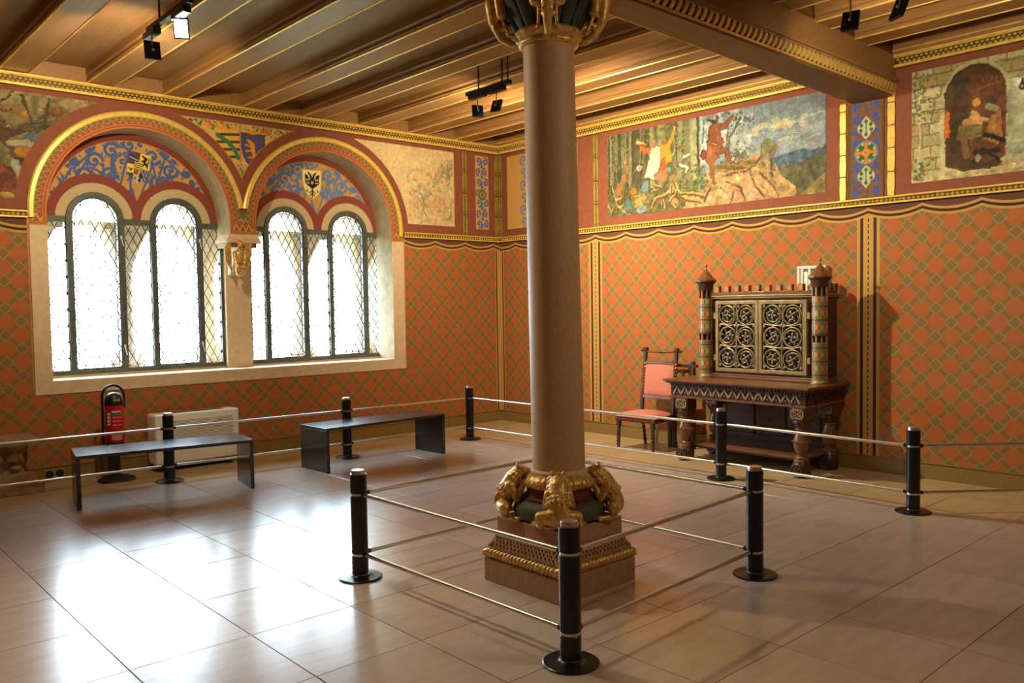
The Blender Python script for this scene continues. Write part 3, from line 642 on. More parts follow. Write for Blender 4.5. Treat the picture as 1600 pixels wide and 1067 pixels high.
def cane(name, parent, u, z0, z1, place, w_=.075, n=4, c=(110, 112, 46), edge=(190, 156, 62), lo=(150, 66, 44)):
    H = z1-z0; cv = Canvas(w_*1.3, H, .005, lo, u-w_*.65, z0); t = ((cv.V-z0)/H*n) % 1; half = w_*.5*(.80+.2*np.sin(np.pi*t)); d = np.abs(cv.U-u)
    cv.put(d < half, edge); cv.put(d < half*.62, c); cv.put(((t < .03) | (t > .97)) & (d < half), (70, 66, 30)); cv.put((np.abs(t-.12) < .03) & (d < .01), (60, 56, 30)); cv.grain(6, .25, 5)
    return paint_grid(name, parent, place(cv), cv.img, d < half)
cane('painted_cane', wl, -.622, 2.612, 3.775, place_L)
cane('painted_cane', wl, -.045, 2.612, 3.775, place_L, .06, c=(128, 124, 44))

# ------------------------------------------------------------------ right wall
mb = MB(); mb.box(0, .3, -10.9, .35, -.1, 4.2); wr = mb.build('wall_right', M['plaster_red']); tag(wr, kind='structure')
mb = MB(); mb.box(-.004, .001, -10.5, -.004, .147, 2.545); mb.build('wall_cloth', M['paper_R'], wr)
ornament('ornament_panel', wr, .190, 1.55, 2.715, 3.725, place_R, 2, 6, medallions=((.2, .07), (.8, .07)))
cane('painted_cane', wr, 1.862, 2.612, 3.775, place_R); cane('painted_cane', wr, .045, 2.612, 3.775, place_R, .06, c=(128, 124, 44))
def forest_fresco():
    Wd, H = 2.858, 1.0; cv = Canvas(Wd, H, .0066, (150, 162, 176), 2.060, 2.718)
    P = lambda a, b: (2.060+a*Wd, 2.718+b*H); U = (cv.U-2.06)/Wd; V = (cv.V-2.718)/H; rnd = random.Random(12)
    # sky with cloud bands
    n1 = vnoise(cv.nv, cv.nu, 60, 41); streak = vnoise(cv.nv, cv.nu*1, 90, 42)
    cv.soft(np.clip((V-.75)*2.6+(n1-.5)*1.2, 0, 1), (124, 132, 142))
    for k in range(46):
        v = rnd.uniform(.38, .80); u = rnd.uniform(.58, 1.0); cv.ell(*P(u, v), rnd.uniform(.10, .34), rnd.uniform(.008, .022), rnd.choice([(206, 196, 174), (190, 190, 184), (214, 202, 176), (136, 150, 176), (158, 166, 180)]), .7, rnd.uniform(.0, .12))
    for k in range(26): cv.ell(*P(rnd.uniform(.70, .93), .70+rnd.gauss(0, .03)+.04), .06, .035, (206, 196, 166), .5)
    # distant hills
    cv.poly([P(.78, .40), P(.86, .44), P(.905, .46), P(.95, .43), P(1, .46), P(1, .3), P(.76, .3)], (96, 116, 138), .95, 8)
    cv.poly([P(.80, .30), P(.90, .32), P(.955, .375), P(1, .37), P(1, 0), P(.8, 0)], (108, 104, 78), 1, 8)
    cv.poly([P(.90, .0), P(.945, .10), P(1, .20), P(1, 0)], (164, 144, 84), 1, 6); cv.ell(*P(.88, .15), .10, .10, (96, 104, 70), .8)
    # forest of trunks
    cv.poly([P(0, 0), P(.475, 0), P(.475, 1.02), P(0, 1.02)], (112, 108, 74), 1, 6)
    for k in range(44):
        u = rnd.uniform(0, .46); wd = rnd.uniform(.012, .045); c = rnd.choice([(140, 134, 102), (88, 82, 52), (150, 144, 108), (74, 64, 40), (124, 124, 92), (106, 98, 64)])
        cv.stroke([P(u, rnd.uniform(.25, .5)), P(u+rnd.uniform(-.01, .01), 1.02)], wd, c, .85)
    for k in range(150): cv.ell(*P(rnd.uniform(0, .47), rnd.uniform(.45, 1.0)), rnd.uniform(.012, .04), rnd.uniform(.008, .02), rnd.choice([(150, 140, 74), (120, 124, 70), (96, 88, 50), (168, 156, 92)]), .6, rnd.uniform(0, 3))
    for k in range(40):
        u = rnd.uniform(0, .14); v = rnd.uniform(0, .5); cv.stroke([P(u, v), P(u+rnd.uniform(-.03, .03), v+rnd.uniform(.08, .2))], .006, rnd.choice([(196, 172, 110), (92, 74, 44)]), .8)
    cv.stroke([P(.455, .35), P(.447, 1.02)], .05, (164, 160, 122)); cv.stroke([P(.47, .4), P(.468, 1.02)], .008, (78, 70, 46))
    # open sky behind the walking man
    cv.poly([P(.478, .42), P(.478, 1.01), P(.72, 1.01), P(.70, .5), P(.55, .44)], (178, 186, 190), .85, 14)
    for u, v in ((.60, .95), (.66, .92), (.68, .84), (.64, .88)):
        for k in range(20): cv.ell(*P(u+rnd.gauss(0, .018), v+rnd.gauss(0, .04)), .009, .005, (92, 96, 66), .8, rnd.uniform(0, 3))
    cv.stroke([P(.605, .45), P(.615, .7), P(.66, .9)], .008, (128, 122, 88)); cv.stroke([P(.595, .44), P(.612, .92)], .006, (150, 118, 70)); cv.stroke([P(.49, .7), P(.50, .95)], .006, (140, 130, 100))
    for k in range(60): cv.ell(*P(.655+rnd.gauss(0, .022), .46+abs(rnd.gauss(0, .08))), .012, .008, rnd.choice([(140, 132, 62), (112, 116, 58)]), .7, rnd.uniform(0, 3))
    # rocks and bank
    cv.poly([P(.50, .0), P(.50, .36), P(.58, .44), P(.70, .46), P(.76, .52), P(.80, .38), P(.84, .2), P(.885, .10), P(.89, 0)], (206, 162, 112), 1, 12)
    cv.poly([P(.40, 0), P(.42, .12), P(.52, .22), P(.60, .31), P(.70, .30), P(.75, .18), P(.79, 0)], (222, 172, 128), 1, 14)
    for a in (((.60, .24), (.66, .15), (.68, .02)), ((.705, .31), (.72, .16), (.76, .02)), ((.56, .42), (.63, .36), (.72, .37), (.75, .46)), ((.58, .30), (.70, .33)), ((.745, .28), (.80, .12), (.82, .02)), ((.53, .2), (.50, .05)), ((.63, .1), (.62, .0))): cv.stroke([P(*q) for q in a], .009, (112, 78, 44), .85)
    for k in range(70): cv.ell(*P(rnd.uniform(.54, .72), .40+rnd.gauss(0, .025)), .03, .010, rnd.choice([(150, 128, 56), (124, 112, 50), (168, 140, 70)]), .7, .1)
    cv.poly([P(.745, .42), P(.75, .56), P(.775, .60), P(.80, .59), P(.815, .53), P(.80, .44), P(.805, .30), P(.78, .16), P(.77, .30)], (140, 134, 98), 1, 8); cv.stroke([P(.77, .4), P(.78, .2)], .022, (198, 160, 116)); cv.stroke([P(.79, .42), P(.795, .22)], .008, (84, 84, 70)); cv.ell(*P(.775, .6), .05, .02, (150, 134, 70))
    # shrub
    for k in range(170): cv.ell(*P(.475+rnd.gauss(0, .035), .26+rnd.gauss(0, .10)), .017, .012, rnd.choice([(126, 140, 66), (98, 120, 58), (164, 164, 84), (112, 128, 70)]), .85, rnd.uniform(0, 3))
    # walking man in russet (generic)
    rus, rus2, skin = (146, 84, 54), (168, 104, 66), (200, 146, 104)
    cv.poly([P(.525, .86), P(.545, .90), P(.575, .88), P(.575, .76), P(.588, .70), P(.585, .62), P(.52, .60), P(.512, .70)], rus); cv.poly([P(.515, .66), P(.575, .64), P(.568, .52), P(.525, .42), P(.505, .50)], rus2)
    cv.stroke([P(.555, .84), P(.59, .84), P(.632, .93)], [.034, .032, .014], rus); cv.ell(*P(.637, .945), .016, .024, skin); cv.ell(*P(.558, .935), .026, .036, (150, 76, 44)); cv.stroke([P(.552, .90), P(.515, .95)], [.016, .004], (74, 62, 54))
    cv.stroke([P(.56, .58), P(.60, .58), P(.618, .44), P(.632, .43)], [.034, .030, .016, .014], rus); cv.stroke([P(.53, .5), P(.535, .36), P(.545, .24)], [.032, .024, .014], (170, 96, 52)); cv.ell(*P(.497, .57), .045, .06, (150, 58, 40)); cv.stroke([P(.515, .7), P(.58, .64)], .007, (206, 166, 96))
    cv.stroke([P(.53, .86), P(.52, .70)], .010, (110, 60, 40), .6); cv.stroke([P(.56, .84), P(.565, .66)], .012, (186, 118, 76), .6); cv.stroke([P(.53, .64), P(.53, .46)], .010, (196, 128, 84), .6)
    for k in range(120): cv.ell(*P(rnd.uniform(.52, .84), rnd.uniform(0, .34)), rnd.uniform(.02, .07), rnd.uniform(.008, .02), rnd.choice([(196, 150, 108), (228, 186, 144), (170, 124, 84), (212, 166, 124)]), .45, -.6)
    # resting hunters, roots and hounds (generic)
    cv.stroke([P(.175, .83), P(.205, .74), P(.24, .72)], [.018, .034, .036], (206, 98, 44)); cv.stroke([P(.165, .85), P(.19, .83), P(.22, .80)], [.022, .014, .005], (214, 190, 120)); cv.poly([P(.235, .76), P(.285, .76), P(.30, .62), P(.275, .36), P(.20, .42), P(.225, .60)], (220, 200, 176)); cv.ell(*P(.255, .79), .034, .042, (176, 110, 60)); cv.ell(*P(.253, .78), .018, .026, (212, 150, 104))
    cv.poly([P(.29, .76), P(.335, .80), P(.345, .56), P(.285, .5)], (216, 142, 44)); cv.stroke([P(.335, .78), P(.355, .90)], [.03, .018], (216, 142, 44)); cv.ell(*P(.358, .93), .024, .03, (208, 160, 108)); cv.ell(*P(.308, .80), .03, .036, (160, 96, 50)); cv.poly([P(.285, .60), P(.31, .62), P(.31, .46), P(.275, .45)], (176, 92, 46)); cv.stroke([P(.345, .62), P(.375, .82)], .008, (206, 188, 140)); cv.poly([P(.25, .44), P(.32, .48), P(.32, .34), P(.26, .36)], (160, 116, 82)); cv.ell(*P(.33, .46), .035, .04, (134, 148, 130))
    cv.ell(*P(.175, .54), .055, .045, (222, 196, 168)); cv.ell(*P(.18, .54), .03, .024, (198, 150, 130)); cv.stroke([P(.40, .58), P(.43, .60)], .018, (226, 214, 188)); cv.stroke([P(.385, .50), P(.42, .46), P(.41, .40)], [.02, .022, .012], (224, 212, 186))
    cv.stroke([P(.10, .62), P(.115, .54), P(.09, .44), P(.06, .30)], [.024, .02, .04, .05], (164, 112, 64)); cv.ell(*P(.10, .64), .03, .03, (206, 148, 96))
    cv.ell(*P(.145, .27), .055, .05, (226, 118, 40)); cv.ell(*P(.205, .31), .055, .075, (112, 134, 156), 1, -.5); cv.poly([P(.145, .22), P(.20, .24), P(.225, .12), P(.15, .07)], (188, 152, 86), 1, 5); cv.ell(*P(.115, .12), .045, .085, (98, 124, 142)); cv.ell(*P(.185, .05), .10, .055, (132, 146, 146))
    for a, w_ in ((((.35, .34), (.34, .22), (.29, .16), (.30, .05)), .03), (((.35, .34), (.37, .20), (.40, .12), (.48, .06)), .034), (((.33, .2), (.26, .16), (.24, .05)), .022), (((.37, .22), (.33, .10), (.36, .02)), .02), (((.38, .18), (.45, .16), (.50, .12)), .018), (((.25, .33), (.29, .28), (.24, .24)), .014)): cv.stroke([P(*q) for q in a], w_, (204, 164, 98)); cv.stroke([P(q[0], q[1]-.018) for q in a], .006, (128, 92, 46))
    cv.ell(*P(.352, .36), .05, .055, (150, 124, 66)); cv.ell(*P(.36, .10), .06, .04, (196, 142, 96), .8)
    for a in (((.01, .02), (.05, .16), (.03, .34)), ((.05, .14), (.10, .02)), ((.05, .2), (.08, .22)), ((.02, .08), (.0, .14)), ((.05, .1), (.09, .12))): cv.stroke([P(*q) for q in a], .010, (200, 176, 114))
    painterly(cv, 1.0, 340, .45); cv.grain(3.2, .34, 51); cv.grain(9, .28, 53); cv.grain(34, .12, 52); cv.img *= np.array((.90, .92, .90))
    paint_grid('fresco', wr, place_R(cv), cv.img)
forest_fresco()
def doorway_fresco():
    Wd, H = 2.4, 1.005; cv = Canvas(Wd, H, .0066, (184, 172, 122), 5.748, 2.706); P = lambda a, b: (5.748+a, 2.706+b*H); rnd = random.Random(5)
    U = cv.U-5.748; V = (cv.V-2.706)/H
    for r in range(9):                                                     # masonry
        v0 = .1+r*.105; off = rnd.random()*.1
        for k in range(-1, 20):
            a = k*.15+off; c = rnd.choice([(176, 166, 116), (190, 178, 128), (168, 150, 96), (186, 176, 136)]); cv.poly([P(a, v0), P(a+.14, v0), P(a+.14, v0+.098), P(a, v0+.098)], c, .9)
            cv.stroke([P(a, v0), P(a, v0+.1)], .003, (128, 114, 72), .8)
        cv.stroke([P(0, v0), P(Wd, v0)], .003, (128, 114, 72), .8)
    cv.poly([P(0, 0), P(Wd, 0), P(Wd, .10), P(0, .07)], (196, 180, 130), 1, 8)
    cv.stroke([P(.30, .1), P(.285, .55)], .05, (196, 184, 140)); arcp = [P(.53+.245*math.cos(R_(a)), .70+.26*math.sin(R_(a))) for a in range(0, 181, 12)]; cv.stroke(arcp, .035, (190, 176, 128))
    cv.poly([P(.775, .12), P(.775, .70)]+arcp+[P(.285, .70), P(.295, .11), P(.45, .055), P(.7, .06)], (84, 58, 36)); cv.poly([P(.50, .12), P(.775, .12), P(.775, .7), P(.70, .85), P(.50, .88)], (112, 66, 36), .8, 8); cv.poly([P(.33, .2), P(.47, .25), P(.47, .88), P(.36, .85)], (70, 52, 36), .8, 5)
    for k in range(5): cv.ell(*P(.60+k*.035, .80+rnd.random()*.03), .012, .03, (132, 88, 46))
    cv.stroke([P(.55, .74), P(.76, .78)], .008, (136, 88, 44)); cv.poly([P(.285, .35), P(.325, .36), P(.33, .56), P(.305, .61), P(.285, .57)], (214, 112, 40))
    cv.poly([P(.46, .42), P(.50, .58), P(.56, .55), P(.60, .46), P(.58, .40)], (196, 148, 88)); cv.ell(*P(.545, .63), .042, .045, (210, 150, 62)); cv.ell(*P(.562, .62), .022, .030, (206, 150, 100)); cv.stroke([P(.54, .50), P(.64, .46)], .022, (204, 158, 98)); cv.ell(*P(.665, .62), .05, .045, (70, 56, 40)); cv.stroke([P(.64, .58), P(.70, .55)], .03, (150, 136, 104))
    cv.poly([P(.60, .30), P(.66, .50), P(.74, .54), P(.76, .30), P(.72, .24)], (156, 106, 56), 1, 5); cv.poly([P(.38, .34), P(.60, .36), P(.60, .43), P(.40, .45)], (122, 108, 60), 1, 4); cv.ell(*P(.47, .47), .045, .04, (176, 124, 76)); cv.stroke([P(.40, .33), P(.66, .345)], .014, (136, 108, 66)); cv.stroke([P(.44, .33), P(.47, .18)], .03, (120, 92, 60)); cv.stroke([P(.62, .34), P(.76, .28)], .018, (30, 26, 22))
    cv.stroke([P(.52, .12), P(.60, .22), P(.72, .12)], .012, (34, 28, 22)); cv.stroke([P(.54, .2), P(.72, .2)], .02, (40, 34, 28)); cv.ell(*P(.62, .08), .14, .02, (60, 46, 34), .7); cv.ell(*P(.56, .15), .03, .04, (186, 176, 140), .8)
    cv.poly([P(.79, .11), P(1.06, .11), P(1.04, .80), P(.80, .80)], (182, 184, 150), 1, 16); cv.stroke([P(.78, .80), P(1.07, .80)], .02, (168, 162, 122)); cv.stroke([P(.76, .12), P(1.1, .12)], .025, (190, 180, 134)); ring_ = [P(.90+.022*math.cos(a/2), .70+.026*math.sin(a/2)) for a in range(14)]; cv.stroke(ring_, .005, (52, 48, 40)); cv.stroke([P(.90, .76), P(.90, .71)], .006, (52, 48, 40))
    cv.stroke([P(.05, .05), P(.075, .4), P(.06, .7), P(.10, .95)], [.018, .014, .012, .006], (196, 190, 146))
    for k in range(90): cv.ell(*P(abs(rnd.gauss(.08, .07)), rnd.uniform(.55, .98)), .012, .005, (110, 112, 66), .7, rnd.uniform(0, 3))
    for k in range(60): cv.ell(*P(abs(rnd.gauss(.07, .05)), rnd.uniform(.02, .2)), .016, .006, rnd.choice([(96, 110, 60), (168, 164, 104)]), .8, rnd.uniform(0, 3))
    for k in range(70): cv.ell(*P(rnd.uniform(1.1, 2.4), rnd.uniform(.1, .9)), .07, .04, rnd.choice([(150, 140, 96), (120, 112, 76), (176, 160, 110)]), .5, rnd.uniform(0, 3))
    painterly(cv, .8, 360, .4); cv.grain(4, .26, 61); cv.grain(24, .16, 62); paint_grid('doorway_fresco', wr, place_R(cv), cv.img)
doorway_fresco()
def pilaster_panel():
    u0, u1, z0, z1 = 5.148, 5.498, 2.615, 3.53; cv = Canvas(u1-u0, z1-z0, .0048, (122, 84, 42), u0, z0); W, H = u1-u0, z1-z0; cx = (u0+u1)/2; rnd = random.Random(2); B = (66, 84, 160)
    for k in range(150): cv.ell(rnd.uniform(u0+.05, u1-.05), rnd.uniform(z0, z1), .018, .012, rnd.choice([B, (76, 96, 172), B, (150, 88, 44)]), .85, rnd.uniform(0, 3))
    for sg in (-1, 1):
        for k in range(8): spiral(cv, cx+sg*.105, z0+.06+k*.115, .035, 1.1, 1.5, sg, .010, B)
    cv.put((np.abs(cv.U-u0) < .03) | (np.abs(cv.U-u1) < .03), (112, 76, 40)); cv.put(np.abs(cv.U-u0) < .010, (66, 78, 36)); cv.put(np.abs(cv.U-u1) < .012, (66, 78, 36))
    for fz in (.73, .23):
        v = z0+fz*H
        for a, b in ((0, .05), (0, -.05), (.045, 0), (-.045, 0)): cv.ell(cx+a, v+b, .045, .05, (186, 184, 150))
        cv.poly([(cx, v+.115), (cx+.05, v+.05), (cx-.05, v+.05)], (186, 184, 150)); cv.poly([(cx, v-.115), (cx+.05, v-.05), (cx-.05, v-.05)], (186, 184, 150))
        for a, b in ((0, .062), (0, -.062), (.045, .028), (-.045, .028), (.05, -.02), (-.05, -.02)): cv.ell(cx+a, v+b, .018, .020, (52, 104, 56))
        cv.stroke([(cx, v+.05), (cx, v-.05)], .005, (52, 104, 56))
    v = z0+.475*H; cv.ell(cx, v, .135, .135, B); cv.ell(cx, v, .118, .118, (186, 184, 150)); cv.ell(cx, v, .108, .108, (56, 100, 50))
    for k in range(8): a = k*math.pi/4+.39; cv.ell(cx+.085*math.cos(a), v+.085*math.sin(a), .016, .016, (176, 174, 130))
    for k in range(4): a = k*math.pi/2; cv.stroke([(cx, v), (cx+.085*math.cos(a), v+.085*math.sin(a))], [.02, .014], (206, 120, 50)); cv.ell(cx+.088*math.cos(a), v+.088*math.sin(a), .020, .020, (206, 120, 50))
    cv.ell(cx, v, .045, .045, (206, 120, 50)); cv.ell(cx, v, .03, .03, (176, 176, 120)); cv.ell(cx, v, .022, .022, (206, 110, 44)); cv.grain(5, .2, 4)
    paint_grid('ornament_panel', wr, place_R(cv), cv.img)
pilaster_panel()
# gold-leaf cane strips beside the girder bearing: separate leafed lengths
def gold_strip(y, zs, wd):
    for a, b in zip(zs[:-1], zs[1:]):
        m_ = MB(); H = b-a; out = [(y-wd/2, a+.004), (y-wd/2-.004, a+H*.5), (y-wd/2, b-.004), (y+wd/2, b-.004), (y+wd/2+.004, a+H*.5), (y+wd/2, a+.004)]
        m_.prism(out, [], FR, -.010, .001); m_.build('gilded_strip_length', M['gold_leaf'], wr, bev=.003)
gold_strip(-5.095, [2.612, 2.84, 3.05, 3.26, 3.47, 3.55], .058); gold_strip(-5.562, [2.612, 2.84, 3.06, 3.27, 3.48, 3.70, 3.775], .062)

# ------------------------------------------------------------------ remaining room shell
mb = MB(); mb.box(-9.9, -9.6, -10.9, .35, -.1, 4.2); ws = mb.build('wall_far_left', M['paper_R'].copy() if False else M['plaster_red']); tag(ws, kind='structure')
mb = MB(); mb.box(-9.6, 0, -10.8, -10.5, -.1, 4.2); wb = mb.build('wall_back', M['plaster_red']); tag(wb, kind='structure')
M['paper_B'] = wallpaper_mat('rear_wall_cloth', 0, 0, 1.817, 0, .5, [], 1)
mb = MB(); mb.box(-9.595, -.005, -10.502, -10.49, .147, 2.545); mb.build('wall_cloth', M['paper_B'], wb)
mb = MB(); mb.box(-9.602, -9.59, -10.49, -.005, .147, 2.545); mb.build('wall_cloth', M['paper_R'], ws)
mb = MB(); mb.box(-9.6, -1.0, -.022, 0, 0, .140); mb.box(-1.0, 0, -.022, 0, 0, .140); mb.box(-9.6, -.006, -.030, 0, .140, .150); bl = mb.build('baseboard_left', M['baseboard'], bev=.002); tag(bl, kind='structure')
mb = MB(); mb.box(-.022, 0, -10.5, -.022, 0, .140); mb.box(-.030, 0, -10.5, -.031, .140, .150); br = mb.build('baseboard_right', M['baseboard'], bev=.002); tag(br, kind='structure')

def moulding(name, axis, a, b, z0, z1, proj, rows, pitch):
    """gilded frieze moulding: two fillets and, between them on a dark ground, rows of faceted studs"""
    fn = (lambda u, d, z: (u, -d, z)) if axis == 0 else (lambda u, d, z: (-d, u, z))
    H = z1-z0; f = H*.20
    def bx(m_, u0, u1, d0, d1, za, zb):
        p = fn(u0, d0, za); q = fn(u1, d1, zb); m_.box(p[0], q[0], p[1], q[1], p[2], q[2])
    m_ = MB(); bx(m_, a, b, 0, proj*.45, z0, z1); root = m_.build(name, M['gold_dark']); tag(root, kind='structure')
    m_ = MB(); bx(m_, a, b, 0, proj*.85, z0, z0+f); bx(m_, a, b, 0, proj*.7, z0+f, z0+f*1.25); m_.build('gilded_fillet', M['gold_leaf'], root, bev=.003)
    m_ = MB(); bx(m_, a, b, 0, proj, z1-f, z1); bx(m_, a, b, 0, proj*.8, z1-f*1.3, z1-f); m_.build('gilded_fillet', M['gold_leaf'], root, bev=.003)
    m_ = MB(); hh = (H-2.5*f)/rows; n = int(abs(b-a)/pitch)
    for r in range(rows):
        zc = z0+f*1.2+hh*(r+.5)
        for k in range(n):
            u = min(a, b)+(k+.5+(.5 if r % 2 else 0))*pitch
            if u > max(a, b): continue
            w_ = pitch*.42; hz = hh*.48; base = proj*.45; tip = proj*.45+min(w_, hz)*1.1
            vs = [fn(u-w_, base, zc), fn(u, base, zc-hz), fn(u+w_, base, zc), fn(u, base, zc+hz), fn(u, tip, zc)]
            m_.add(vs, [(0, 1, 4), (1, 2, 4), (2, 3, 4), (3, 0, 4)])
    st = m_.build('gilded_stud', M['gold_leaf'], root); tag(st, kind='stuff')
moulding('trim_1', 0, -9.6, 0, 3.778, 3.895, .055, 2, .042)
moulding('trim_2', 1, -5.12, 0, 3.778, 3.895, .055, 2, .042)
moulding('trim_3', 1, -10.5, -5.60, 3.778, 3.895, .055, 2, .042)
moulding('trim_4', 0, -9.6, -5.972, 2.542, 2.612, .040, 1, .042)
moulding('trim_5', 0, -1.655, 0, 2.542, 2.612, .040, 1, .042)
moulding('trim_6', 1, -10.5, 0, 2.542, 2.612, .040, 1, .042)

# ------------------------------------------------------------------ ceiling: boards, joists with gilded beads, girder with dentils
ceil = MB(); ceil.box(-9.6, 0, -10.5, 0, 4.075, 4.12); ceil = ceil.build('ceiling', M['wood_ceiling']); tag(ceil, kind='structure')
bx_edges = [-8.47, -7.70, -6.93, -6.17, -5.405, -4.665, -3.81, -3.06, -2.31, -1.555, -.80, -.04]
BW = [.25]*10+[.25, .25]
def board(x0, x1, y0, y1):
    m_ = MB(); m_.box(x0+.002, x1-.002, y0, y1, 4.04, 4.076); return m_.build('ceiling_board', M['wood_ceiling'], ceil, bev=.003)
def joist(x0, w_, y0, y1, zb=3.90):
    m_ = MB(); x1 = x0+w_
    prof = [(x0, zb), (x1, zb), (x1, zb+.012), (x1+.008, zb+.024), (x1+.008, zb+.036), (x1, zb+.046), (x1, 4.042), (x0-.012, 4.042), (x0-.012, zb+.075), (x0, zb+.060), (x0, zb+.045), (x0-.010, zb+.034), (x0-.010, zb+.022), (x0, zb+.012)]
    m_.prism([(u, v) for u, v in prof], [], lambda u, v, d: (u, d, v), y0, y1)
    j = m_.build('beam', M['wood_beam'], ceil)
    for x in (x0, x1):
        b_ = MB(); b_.tube([(x, y0, zb+.002), (x, y1, zb+.002)], .0100, 8); b_.build('gilded_bead', M['gold_bead'], j, smooth=True)
    return j
prevx = -9.6
for x0, w_ in zip(bx_edges, BW):
    w2 = min(w_, -.001-x0) if x0 > -.3 else w_
    if x0 < -.3: joist(x0, w_, -5.26, -.025)
    if x0-prevx > .05: board(prevx, x0, -5.3, -.03)
    prevx = x0+w_
prevx = -9.6
for x0 in (-8.0, -7.35, -6.70, -6.05, -5.40, -4.75, -4.10, -3.45, -2.80, -2.15, -1.50, -.82):
    joist(x0, .25, -10.5, -5.60, 3.885); board(prevx, x0, -10.5, -5.5); prevx = x0+.25
board(prevx, -.02, -10.5, -5.5)
mb = MB(); mb.box(-9.6, 0, -.028, 0, 3.895, 4.045); mb.build('wall_plate', M['wood_beam'], ceil, bev=.003)
mb = MB(); mb.box(-.07, 0, -5.25, -.028, 3.895, 4.045); p_ = mb.build('wall_plate', M['wood_beam'], ceil, bev=.003)
mb = MB(); mb.tube([(-.075, -5.25, 3.925), (-.075, -.03, 3.925)], .010, 8); mb.build('gilded_bead', M['gold_bead'], p_, smooth=True)
mb = MB(); mb.box(-.07, 0, -10.5, -5.6, 3.895, 4.045); p_ = mb.build('wall_plate', M['wood_beam'], ceil, bev=.003)
mb = MB(); mb.tube([(-.075, -10.5, 3.925), (-.075, -5.6, 3.925)], .010, 8); mb.build('gilded_bead', M['gold_bead'], p_, smooth=True)
YL = lambda x: -5.195+.042*max(x, -3.8); YR = lambda x: -5.572+.008*max(x, -3.8)   # soffit edges, the girder runs very slightly askew
mb = MB(); ol = [(0, YL(0)), (-3.8, YL(-3.8)), (-9.6, YL(-3.8)), (-9.6, YR(-3.8)), (-3.8, YR(-3.8)), (0, YR(0))]
mb.prism(ol, [], lambda u, v, d: (u, v, d), 3.53, 4.05); gird = mb.build('girder', M['wood_girder'], ceil)
def strip(fy, d0, d1, z0, z1, m_, name):
    g = MB(); s = -1 if fy is YR else 1
    pts = [(0, fy(0)+s*d0), (-3.8, fy(-3.8)+s*d0), (-9.6, fy(-3.8)+s*d0), (-9.6, fy(-3.8)+s*d1), (-3.8, fy(-3.8)+s*d1), (0, fy(0)+s*d1)]
    g.prism(pts, [], lambda u, v, d: (u, v, d), z0, z1); g.build(name, m_, gird, bev=.003)
strip(YR, 0, .020, 3.545, 3.562, M['gold_bead'], 'gilded_fillet'); strip(YR, 0, .018, 3.562, 3.63, M['cab_dark'], 'dentil_ground')
strip(YR, 0, .055, 3.63, 3.648, M['wood_carv'], 'crown_fillet'); strip(YR, 0, .070, 3.648, 3.668, M['wood_beam'], 'crown_fillet'); strip(YR, 0, .028, 3.668, 3.90, M['wood_beam'], 'girder_side_board')
strip(YL, 0, .018, 3.535, 3.552, M['gold_bead'], 'gilded_fillet'); strip(YL, 0, .016, 3.552, 3.60, M['wood_girder'], 'dentil_ground'); strip(YL, 0, .05, 3.60, 3.625, M['wood_beam'], 'crown_fillet')
def dentil_mesh(h):
    m_ = MB(); vs = []; fs = []; n = 6
    for s in (-.019, .019):
        for k in range(n+1):
            t = k/n; vs.append((s*(1-.15*t), -.012-.036*math.sin(t*math.pi*.5)**.8, h*t))
        vs.append((s*.85, 0, h)); vs.append((s, 0, 0))
    q = n+3
    for k in range(q): fs.append((k, (k+1) % q, q+(k+1) % q, q+k))
    fs += [tuple(range(q-1, -1, -1)), tuple(range(q, 2*q))]
    m_.add(vs, fs); return m_.mesh('dentil', [M['gold_bead']], smooth=50)
dm = dentil_mesh(.066); dm2 = dentil_mesh(.046)
for k in range(62):
    x = -.04-k*.0705
    link_mesh('dentil', dm, None, gird, (x, YR(x)-.006, 3.563)); link_mesh('dentil', dm2, None, gird, (x, YL(x)+.006, 3.553), math.pi)

# ------------------------------------------------------------------ floor of single stone tiles
mb = MB(); mb.box(-9.6, 0, -10.5, 0, -.1, -.0035); fl = mb.build('floor', M['grout']); tag(fl, kind='structure')
xe = [-9.6, -9.06, -8.475, -7.89, -7.305, -6.722, -6.134, -5.557, -4.968, -4.36, -3.787, -3.20, -2.62, -2.04, -1.60, -1.17, -.585, 0]
ye = [0, -.52, -1.04, -1.735, -2.39, -3.045, -3.70, -4.37, -5.035, -5.69, -6.335, -6.955, -7.56, -8.2, -8.86, -9.52, -10.5]
cache = {}
def tile_mesh(w_, h, border):
    k = (round(w_, 3), round(h, 3), border)
    if k not in cache:
        a, b, e = w_/2-.0018, h/2-.0018, .0014
        vs = [(-a, -b, -.02), (a, -b, -.02), (a, b, -.02), (-a, b, -.02), (-a, -b, -e), (a, -b, -e), (a, b, -e), (-a, b, -e), (-a+e, -b+e, 0), (a-e, -b+e, 0), (a-e, b-e, 0), (-a+e, b-e, 0)]
        fs = [(0, 3, 2, 1)]+[(i, (i+1) % 4, 4+(i+1) % 4, 4+i) for i in range(4)]+[(4+i, 4+(i+1) % 4, 8+(i+1) % 4, 8+i) for i in range(4)]+[(8, 9, 10, 11)]
        cache[k] = MB().add(vs, fs).mesh('floor_tile', [M['tile_warm_light' if border else 'tile']])
    return cache[k]
for j in range(len(ye)-1):
    for i in range(len(xe)-1):
        warm_lit = xe[i] >= -1.2 or ye[j] > -1.0; x0, x1 = xe[i], xe[i+1]  # tiles along both walls get the colour with warm light painted in
        off = 0 if warm_lit or i in (0, len(xe)-2) or xe[i+1] > -1.3 else random.uniform(-.006, .006)
        t = link_mesh('floor_tile', tile_mesh(x1-x0, ye[j]-ye[j+1], warm_lit), None, fl, ((x0+x1)/2, (ye[j]+ye[j+1])/2, random.uniform(-.0005, .0003)))
        t.rotation_euler = (random.uniform(-.0016, .0016), random.uniform(-.0016, .0016), 0)

